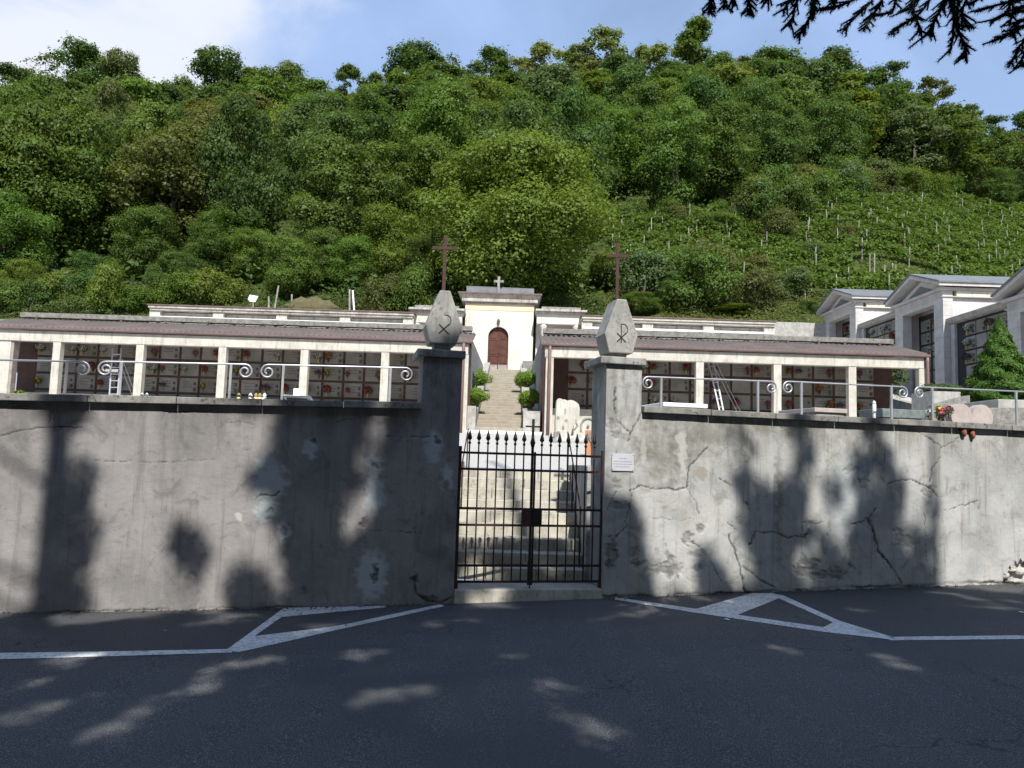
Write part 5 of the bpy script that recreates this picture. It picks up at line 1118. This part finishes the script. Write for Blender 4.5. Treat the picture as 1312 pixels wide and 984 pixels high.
# ------------------------------------------------------------------ overhanging spruce and the shading trees behind the camera
def twig(mb, pts, nl=.036, step=.0010, w=.0034, r=.0055):
    pts = [Vector(p) for p in pts]; mb.tube(pts, [r*1.3]*(len(pts)-1)+[r*.6], 5)
    for a, b in zip(pts[:-1], pts[1:]):
        L_ = (b-a).length; t = (b-a)/max(L_, 1e-6); s = t.orthogonal().normalized(); u = t.cross(s); m_ = int(L_/step)
        for i in range(m_):
            an = random.uniform(0, 6.283); d = (s*math.cos(an)+u*math.sin(an))*.8 + t*random.uniform(.45,.8); d.normalize(); p = a+(b-a)*((i+random.random())/m_); l = nl*random.uniform(.7,1.15); q = d.orthogonal().normalized()*w
            mb.add([p-q, p+q, p+d*l], [(0,1,2)])
TW = [[(913,-8),(911,8),(908,17)],[(929,-8),(928,12)],[(940,-6),(941,8)],[(957,-8),(961,10),(960,20)],[(1025,-8),(1008,5),(1002,14)],[(1022,-4),(1017,20),(1011,35)],[(1041,-6),(1038,20),(1030,36),(1021,49)],
 [(1045,-2),(1042,25)],[(1110,-8),(1078,7),(1051,14)],[(1117,2),(1097,20),(1078,43)],[(1130,2),(1117,20),(1106,40)],[(1150,-4),(1143,16),(1124,20)],[(1196,-8),(1176,20),(1157,31),(1138,45)],[(1170,18),(1178,33),(1181,43)],
 [(1212,-2),(1203,16),(1193,36),(1188,45)],[(1216,-4),(1222,20),(1221,46),(1216,70)],[(1222,26),(1232,49),(1239,62),(1234,76)],[(1226,32),(1249,36)],[(1325,-4),(1275,7),(1249,16)],[(1325,12),(1285,20),(1269,28)],
 [(1325,28),(1292,43),(1272,54)],[(1322,40),(1305,62),(1292,87)],[(1325,45),(1311,72),(1308,86)],[(1258,-5),(1242,7)],[(1240,-8),(1232,16),(1236,30)],[(1180,-8),(1168,8),(1160,14)],[(1075,-8),(1066,6)],[(985,-8),(982,4)],
 [(1300,-6),(1290,14),(1280,22)],[(1322,4),(1300,14),(1292,30)],[(1322,20),(1302,30),(1298,48)]]
random.seed(8); Ys = 4.2
tips = MB()
for tw in TW:
    Y0 = Ys+random.uniform(-.25,.25); top = (tw[0][0]+random.uniform(0,18), -64); pts = [P(top[0], top[1], Y0+.05)]+[P(x, y, Y0+random.uniform(-.03,.03)) for x, y in tw]
    fine = []
    for a, b in zip(pts[:-1], pts[1:]):
        for s in range(3): fine.append(a+(b-a)*s/3+Vector((random.uniform(-.004,.004),0,random.uniform(-.004,.004))))
    fine.append(pts[-1]); twig(tips, fine)
    for i in range(2, len(fine)-1, 1):
        for sd in ((-1,1) if random.random() < .6 else (random.choice((-1,1)),)):
            t = (fine[i+1]-fine[i]).normalized(); q = fine[i]+(t*.85+RT*sd*.55+Vector((0,random.uniform(-.5,.5),0)))*random.uniform(.035,.085); twig(tips, [fine[i], q], .024, .0013)
SPR = []
def spruce(name, x, y, h, label, rtr):
    r = root(name, (x, y, road_z(x)-.1), label, 'tree'); mb = MB(); mb.tube([(x,y,road_z(x)-.3),(x+.05,y,h*.5),(x,y,h)], [rtr*1.2, rtr*.8, .04], 12); part('trunk', mb, M['bark'], r, True); SPR.append((r, Vector((x,y,0)), h, [], [])); return r
# shaded / sunlit pattern: foliage sprays of these trees are kept only where a needle spray would not close one of the sun gaps
LIT = [ # wall, photo pixels: x0,y0,x1,y1,r
 (-60,520,-60,790,60),(10,520,25,640,42),(25,640,40,700,26),(-10,650,-20,760,24),(30,755,34,772,8),(95,580,95,582,10),(175,520,180,640,48),(200,560,212,650,22),(170,660,165,770,42),(140,560,138,650,14),(145,770,128,778,8),(185,690,190,770,30),(215,655,212,690,6),(248,520,255,640,22),
 (255,600,262,650,10),(300,535,328,580,10),(298,600,315,660,13),(315,660,345,705,12),(320,690,300,710,12),(300,640,290,710,10),(355,728,358,748,12),(283,690,276,775,13),(268,745,262,775,10),(335,545,342,550,7),
 (478,543,481,550,6),(470,605,462,645,6),(452,672,449,690,4),
 (795,440,800,585,34),(850,520,870,600,40),(905,530,915,580,16),(900,600,925,660,20),(925,650,950,735,14),(855,640,862,690,14),(815,625,825,655,10),(845,705,850,758,10),(885,720,890,755,8),(905,640,912,680,14),(880,610,930,640,14),
 (975,545,972,575,9),(1000,545,1006,600,10),(1048,625,1048,655,7),(1056,552,1056,560,8),(1046,560,1050,600,6),(1080,590,1082,670,7),(1080,670,1080,700,8),(1031,715,1030,745,7),(1048,668,1050,680,4),(975,600,978,612,7),(1085,545,1090,575,5),(1150,560,1160,600,12),(1172,620,1175,665,9),(1200,730,1200,745,10),(1185,545,1195,600,16),
 (1250,550,1260,760,32),(1300,560,1310,760,40),(1222,560,1225,640,20),(1360,560,1360,760,60),(1212,690,1216,750,10),(1140,550,1140,565,6)]
LITR = [(95,789,150,785,3.5),(70,801,100,798,3),(75,846,125,839,4.5),(0,923,58,910,4.5),(135,934,172,921,5),(225,888,248,881,4.5),(468,902,545,881,4),(320,849,365,843,4.5),(250,802,290,795,3),(380,812,430,800,3),(180,786,240,780,4),(60,792,90,792,3),
 (775,793,840,783,4),(800,775,850,772,3.5),(905,772,930,770,3),(1130,840,1180,862,4.5),(738,915,752,924,3),(785,940,812,953,3),(1188,757,1215,760,4),(1245,768,1300,771,4.5),(1255,779,1300,780,4),(985,828,1020,834,3),(1095,782,1110,781,2.5),(600,772,650,778,3),(450,845,480,838,2.5),(260,860,300,850,3),(300,792,330,786,3),(20,880,45,872,3),(640,845,670,838,2.5),(700,880,720,884,3),(560,800,600,792,2.5)]
def islit(p):
    px, py = proj(p); lst = LIT if py < 768 or (p-EYE).dot(WN) > 0 and abs((p-G0).dot(WN)) < .1 else LITR
    for x0, y0, x1, y1, r in lst:
        vx, vy = x1-x0, y1-y0; t = max(0, min(1, ((px-x0)*vx+(py-y0)*vy)/(vx*vx+vy*vy+1e-9))); dx = px-x0-t*vx; dy = py-y0-t*vy
        if lst is LITR: dy *= 1.0
        if dx*dx+dy*dy < r*r: return True
    return False
def receiver(c):         # where the shadow of c falls: wall face, road, or None when it passes above the wall
    den = (-SD).dot(WN); t = (G0-c).dot(WN)/den; p = c - SD*t
    if p.z < road_z(p.x):
        t = (c.z-0.0)/SD.z; p = c - SD*t; return 'road', p
    return 'wall', p
LP = []; LRAD = []
def litpt(p, r): LP.append(tuple(p)); LRAD.append(r)
for x0, y0, x1, y1, r in LIT:
    n_ = max(1, int(math.hypot(x1-x0, y1-y0)/(r*.7)))
    for i in range(n_+1):
        a = x0+(x1-x0)*i/n_; b_ = y0+(y1-y0)*i/n_; u, z = uz(a, b_); p = W(u, z); litpt(p, max(.05, r*p.y/1000))
for x0, y0, x1, y1, r in LITR:
    n_ = max(1, int(math.hypot(x1-x0, y1-y0)/12))
    for i in range(n_+1): p = R(x0+(x1-x0)*i/n_, y0+(y1-y0)*i/n_); litpt(p, .004+r*.0060)
for x, y, Y in ((598,733,9.3),(612,733,9.3),(626,734,9.3),(705,724,9.4),(640,760,8.75),(614,716,9.5)): litpt(P(x, y, Y), .09)
rs_ = random.Random(4)
for i in range(24): x, y = rs_.uniform(-20, 1330), rs_.uniform(782, 975); litpt(R(x, y), rs_.choice((-.06,-.045,-.035)))
for x0, y0, x1, y1 in ((940,560,945,690),(1120,560,1123,640),(1135,660,1140,720),(1006,600,1004,720),(1160,690,1165,735),(800,690,802,750)):
    for i in range(6): u, z = uz(x0+(x1-x0)*i/5, y0+(y1-y0)*i/5); litpt(W(u, z), -.03)
LP = np.array(LP); LRAD = np.array(LRAD); SDn = np.array(SD)
def blocks(c, rad):
    v = np.array(c)-LP; t = v@SDn; q = (v*v).sum(1)-t*t; return bool(((q < np.maximum(LRAD+rad, 0)**2) & (t > 0)).any())
def inframe(c):
    x, y = proj(c); v = (c-EYE).dot(fw); return v > .1 and -60 < x < 1372 and y > -70
random.seed(19)
xs_ = [(-7.2,-3.2,17,'tall spruce behind the camera shading the left wall'),(-2.6,-4.2,19,'tall spruce behind the camera shading the gate'),(2.4,-3.6,19,'spruce behind the camera whose twigs hang into the top right of the photo'),(7.6,-4.6,17,'tall spruce behind the camera shading the right wall'),(13,-4.0,16,'tall spruce behind the camera far to the right'),(-12.5,-4.5,16,'tall spruce behind the camera far to the left')]
for x, y, h, lab in xs_: spruce('spruce_tree', x, y, h, lab, .22)
scz = SD.z; shy = -SD.y
def spray(mbv, mbf, c, rad, n):
    for i in range(n):
        a = random.uniform(0, 6.283); q = c + Vector((math.cos(a)*rad*random.random()**.5, math.sin(a)*rad*random.random()**.5, random.uniform(-.12,.12)))
        d = Vector((random.uniform(-1,1), random.uniform(-1,1), random.uniform(-.5,.2))).normalized(); s = d.cross(Vector((random.uniform(-1,1),random.uniform(-1,1),random.uniform(-1,1)))).normalized(); l = random.uniform(.07,.15); w = random.uniform(.022,.04)
        o = len(mbv); mbv += [tuple(q-d*l), tuple(q+s*w), tuple(q+d*l), tuple(q-s*w)]; mbf.append((o,o+1,o+2,o+3))
def tryspray(target, tmin, tmax, rad=.15, n=17, edge=False):
    for _ in range(5):
        s = random.uniform(tmin, tmax); c = target + SD*s
        if inframe(c): continue
        k, p = receiver(c)
        if k == 'wall':
            u = (p-G0).dot(WD); lim = 2.35 if u < uL0-.05 else (2.95 if u < uL1+.02 else (1.7 if u < uR0 else 2.15))
            if u > 0 and p.z > lim: continue
            if u <= 0 and p.z > lim: continue
            if uL1 < u < uR0 and p.z > 1.7: continue
        bad = False
        bad = blocks(c, rad*.6) or (random.random() < .7 and blocks(c, rad*(1.45 if tmin > 14 else 1.0)))
        if bad: return False
        best = min(SPR, key=lambda t: (t[1].x-c.x)**2+(t[1].y-c.y)**2*.3); spray(best[3], best[4], c, rad, n); return True
    return False
ok_ = 0
for i in range(11000):     # wall and gate
    u = random.uniform(-8.2, 8.8); z = random.uniform(-.1, 2.9 if uL0 < u < uL1 else 2.25)
    ok_ += tryspray(W(u, z), 14.5, 19.0)
for i in range(26000):    # road
    x = random.uniform(-10, 12); y = random.uniform(1.0, 9.8); 
    if (Vector((x,y,0))-G0).dot(WN) > -.05: continue
    ok_ += tryspray(Vector((x, y, road_z(x))), 8.5+max(0,y-2)*.4, 14+y*.5, rad=.17, n=17)
for i in range(1500):    # far sides of the road
    x = random.choice((random.uniform(-26,-9), random.uniform(11,26))); y = random.uniform(-3, 9); ok_ += tryspray(Vector((x, y, 0)), 9, 17, rad=.3, n=20)
print('sprays', ok_)
def bigspray(v, f, c, rad, n):
    for i in range(n):
        q = c+Vector((random.gauss(0,rad*.5), random.gauss(0,rad*.5), random.gauss(0,rad*.35))); d = Vector((random.uniform(-1,1), random.uniform(-1,1), random.uniform(-.6,.2))).normalized(); s = d.cross(Vector((random.gauss(0,1),random.gauss(0,1),random.gauss(0,1)))).normalized()
        l = random.uniform(.14,.26); w = random.uniform(.05,.09); o = len(v); v += [tuple(q-d*l), tuple(q+s*w), tuple(q+d*l), tuple(q-s*w)]; f.append((o,o+1,o+2,o+3))
def clear(c, rad):
    for i in range(9):
        a = i*.785; off = Vector((math.cos(a)*rad, math.sin(a)*rad*.8, math.sin(a*2)*rad*.5)) if i < 8 else Vector((0,0,0)); k, p = receiver(c+off)
        if k == 'wall':
            u = (p-G0).dot(WD)
            if p.z > (2.9 if uL0 < u < uL1 else (1.7 if uL1 <= u <= uR0 else 2.1)): return False
    return not blocks(c, rad*1.3)
nb_ = 0
for i in range(9000):  # extra unseen foliage added to block skylight from the wall and road
    c = Vector((random.uniform(-17, 19), random.uniform(-11, 2.5), random.uniform(4.2, 19)))
    if inframe(c) or not clear(c, .5): continue
    best = min(SPR, key=lambda t: (t[1].x-c.x)**2+(t[1].y-c.y)**2*.3); bigspray(best[3], best[4], c, .5, 30); nb_ += 1
print('big sprays', nb_)
random.seed(55)
for i, x in enumerate((-24,-17.5,-11,-4.5,2,8.5,15,21.5)):  # unseen tree row, added to hold back skylight from behind the camera
    y = -10.5+random.uniform(-1,1); o = planttree('mid', x, y, 12.0, 8.5, 'dark green', ORD[i]+' added dark tree from left in the unseen row behind the camera', z=road_z(x))
for r, b, h, v, f in SPR:
    me = bpy.data.meshes.new('foliage'); o_ = ORG[r.name]; me.from_pydata([(a-o_.x, b_-o_.y, c_-o_.z) for a, b_, c_ in v], [], f); me.materials.append(M['needle']); o = part('foliage', me, None); o.parent = r
    mb = MB(); nv = len(v)//4
    for k in range(0, nv, max(1, nv//26)):
        e = Vector(v[k*4]); st = Vector((b.x, b.y, min(h*.93, max(3.5, e.z+.4)))); 
        if inframe(e) : continue
        mb.tube([st, (st+e)/2+Vector((0,0,.15)), e], [.035,.022,.008], 5)
    if mb.v: part('branches', mb, M['bark'], r)
r3 = SPR[2][0]; o = part('hanging_twigs', tips, M['needle'], r3)
bm_ = MB(); st = Vector((2.4,-3.6,9.0))
bp = [st, Vector((3.6,1.2,7.2)), P(1480,-110,4.1), P(1330,-72,4.2), P(1200,-66,4.2), P(1080,-62,4.2), P(980,-62,4.2), P(905,-58,4.2)]
bm_.tube(bp, [.07,.05,.035,.022,.018,.014,.010,.005], 8); up_ = MB()
for a, b in zip(bp[2:-1], bp[3:]):
    for k in range(26):
        q = a+(b-a)*random.random(); e = q+Vector((random.uniform(-.18,.05), random.uniform(-.3,.3), random.uniform(-.06,.16))); twig(up_, [q, e], .028, .0022)
        if proj(e)[1] > -12: pass
part('upper_twigs', up_, M['needle'], r3)
part('bough', bm_, M['bark'], r3)
n = 1500; uu = RNG.uniform(-7, 8, n); dd = -np.abs(RNG.normal(0, .09, n))-.004; k_ = (uu < uL1-.0)|(uu > uR0); uu = uu[k_]; dd = dd[k_]; dd = np.where(RNG.random(len(uu)) < .15, dd*8, dd)
c = np.array([tuple(W(u, 0, d)) for u, d in zip(uu, dd)]); c[:,2] = [road_z(x)+.009 for x in c[:,0]]; nr = RNG.normal(size=c.shape)*.25; nr[:,2] += 1
lm = leafmat('dry_leaf_litter', .1, .2, (.10,.075,.045)); o = part('leaf_litter', leafmesh('leaf_litter', c, nr, .028, lm), None); tag(o, 'dry leaves and grit along the foot of the front wall', 'leaf litter', None, 'stuff')
# ================================================================== LABELS
def zone(px):
    for lim, nm in ((60,'the left edge'),(180,'left portico bay one'),(284,'left portico bay two'),(389,'left portico bay three'),(493,'left portico bay four'),(565,'left portico bay five'),(600,'the left gate pillar'),(690,'the chapel'),
        (775,'the right portico start'),(830,'the right gate pillar'),(900,'the right portico ladder'),(1000,'the right portico middle'),(1060,'the right portico end'),(1150,'the farthest mausoleum'),(1230,'the middle mausoleum')):
        if px < lim: return nm
    return 'the right edge'
def disamb(items, phrase):
    by = {}
    for o, lab, key in items: by.setdefault(lab, []).append((key, o))
    for lab, l in by.items():
        l.sort(key=lambda t: t[0]); n = len(l)
        for i, (k, o) in enumerate(l): o['label'] = lab if n == 1 else (lab + (', left one' if i == 0 else ', right one') if n == 2 else lab+', '+ORD[min(i,15)]+' '+phrase)
items = []; vr = []
for o, colname, H in TREES:
    if colname == 'vine': vr.append(o); continue
    if o.get('label'): continue
    top = o.location+Vector((0,0,o.scale.z*7)); px, py = proj(top); Y = o.location.y
    band = 'slope foot' if Y < 62 else 'lower slope' if Y < 80 else 'middle slope' if Y < 105 else 'upper slope' if Y < 135 else 'high slope' if Y < 158 else 'skyline'
    items.append((o, f'{colname} tree, {band} above {zone(px)}', px))
disamb(items, 'from left')
vr.sort(key=lambda o: (o.location.y, o.location.x)); ys = sorted(set(round(o.location.y,2) for o in vr))
for o in vr:
    k = ys.index(round(o.location.y,2)); same = [q for q in vr if round(q.location.y,2) == ys[k]]
    nm = (ORD[k] if k < 16 else {16:'seventeenth',17:'eighteenth',18:'nineteenth',19:'twentieth',20:'twenty-first',21:'twenty-second'}.get(k,'topmost'))+' green vine row up the right hand slope'
    if len(same) > 1: nm += ', short right part' if o.location.x > same[0].location.x+1 or o is not same[0] else ', long left part'
    o['label'] = nm
disamb(FL, 'from left')
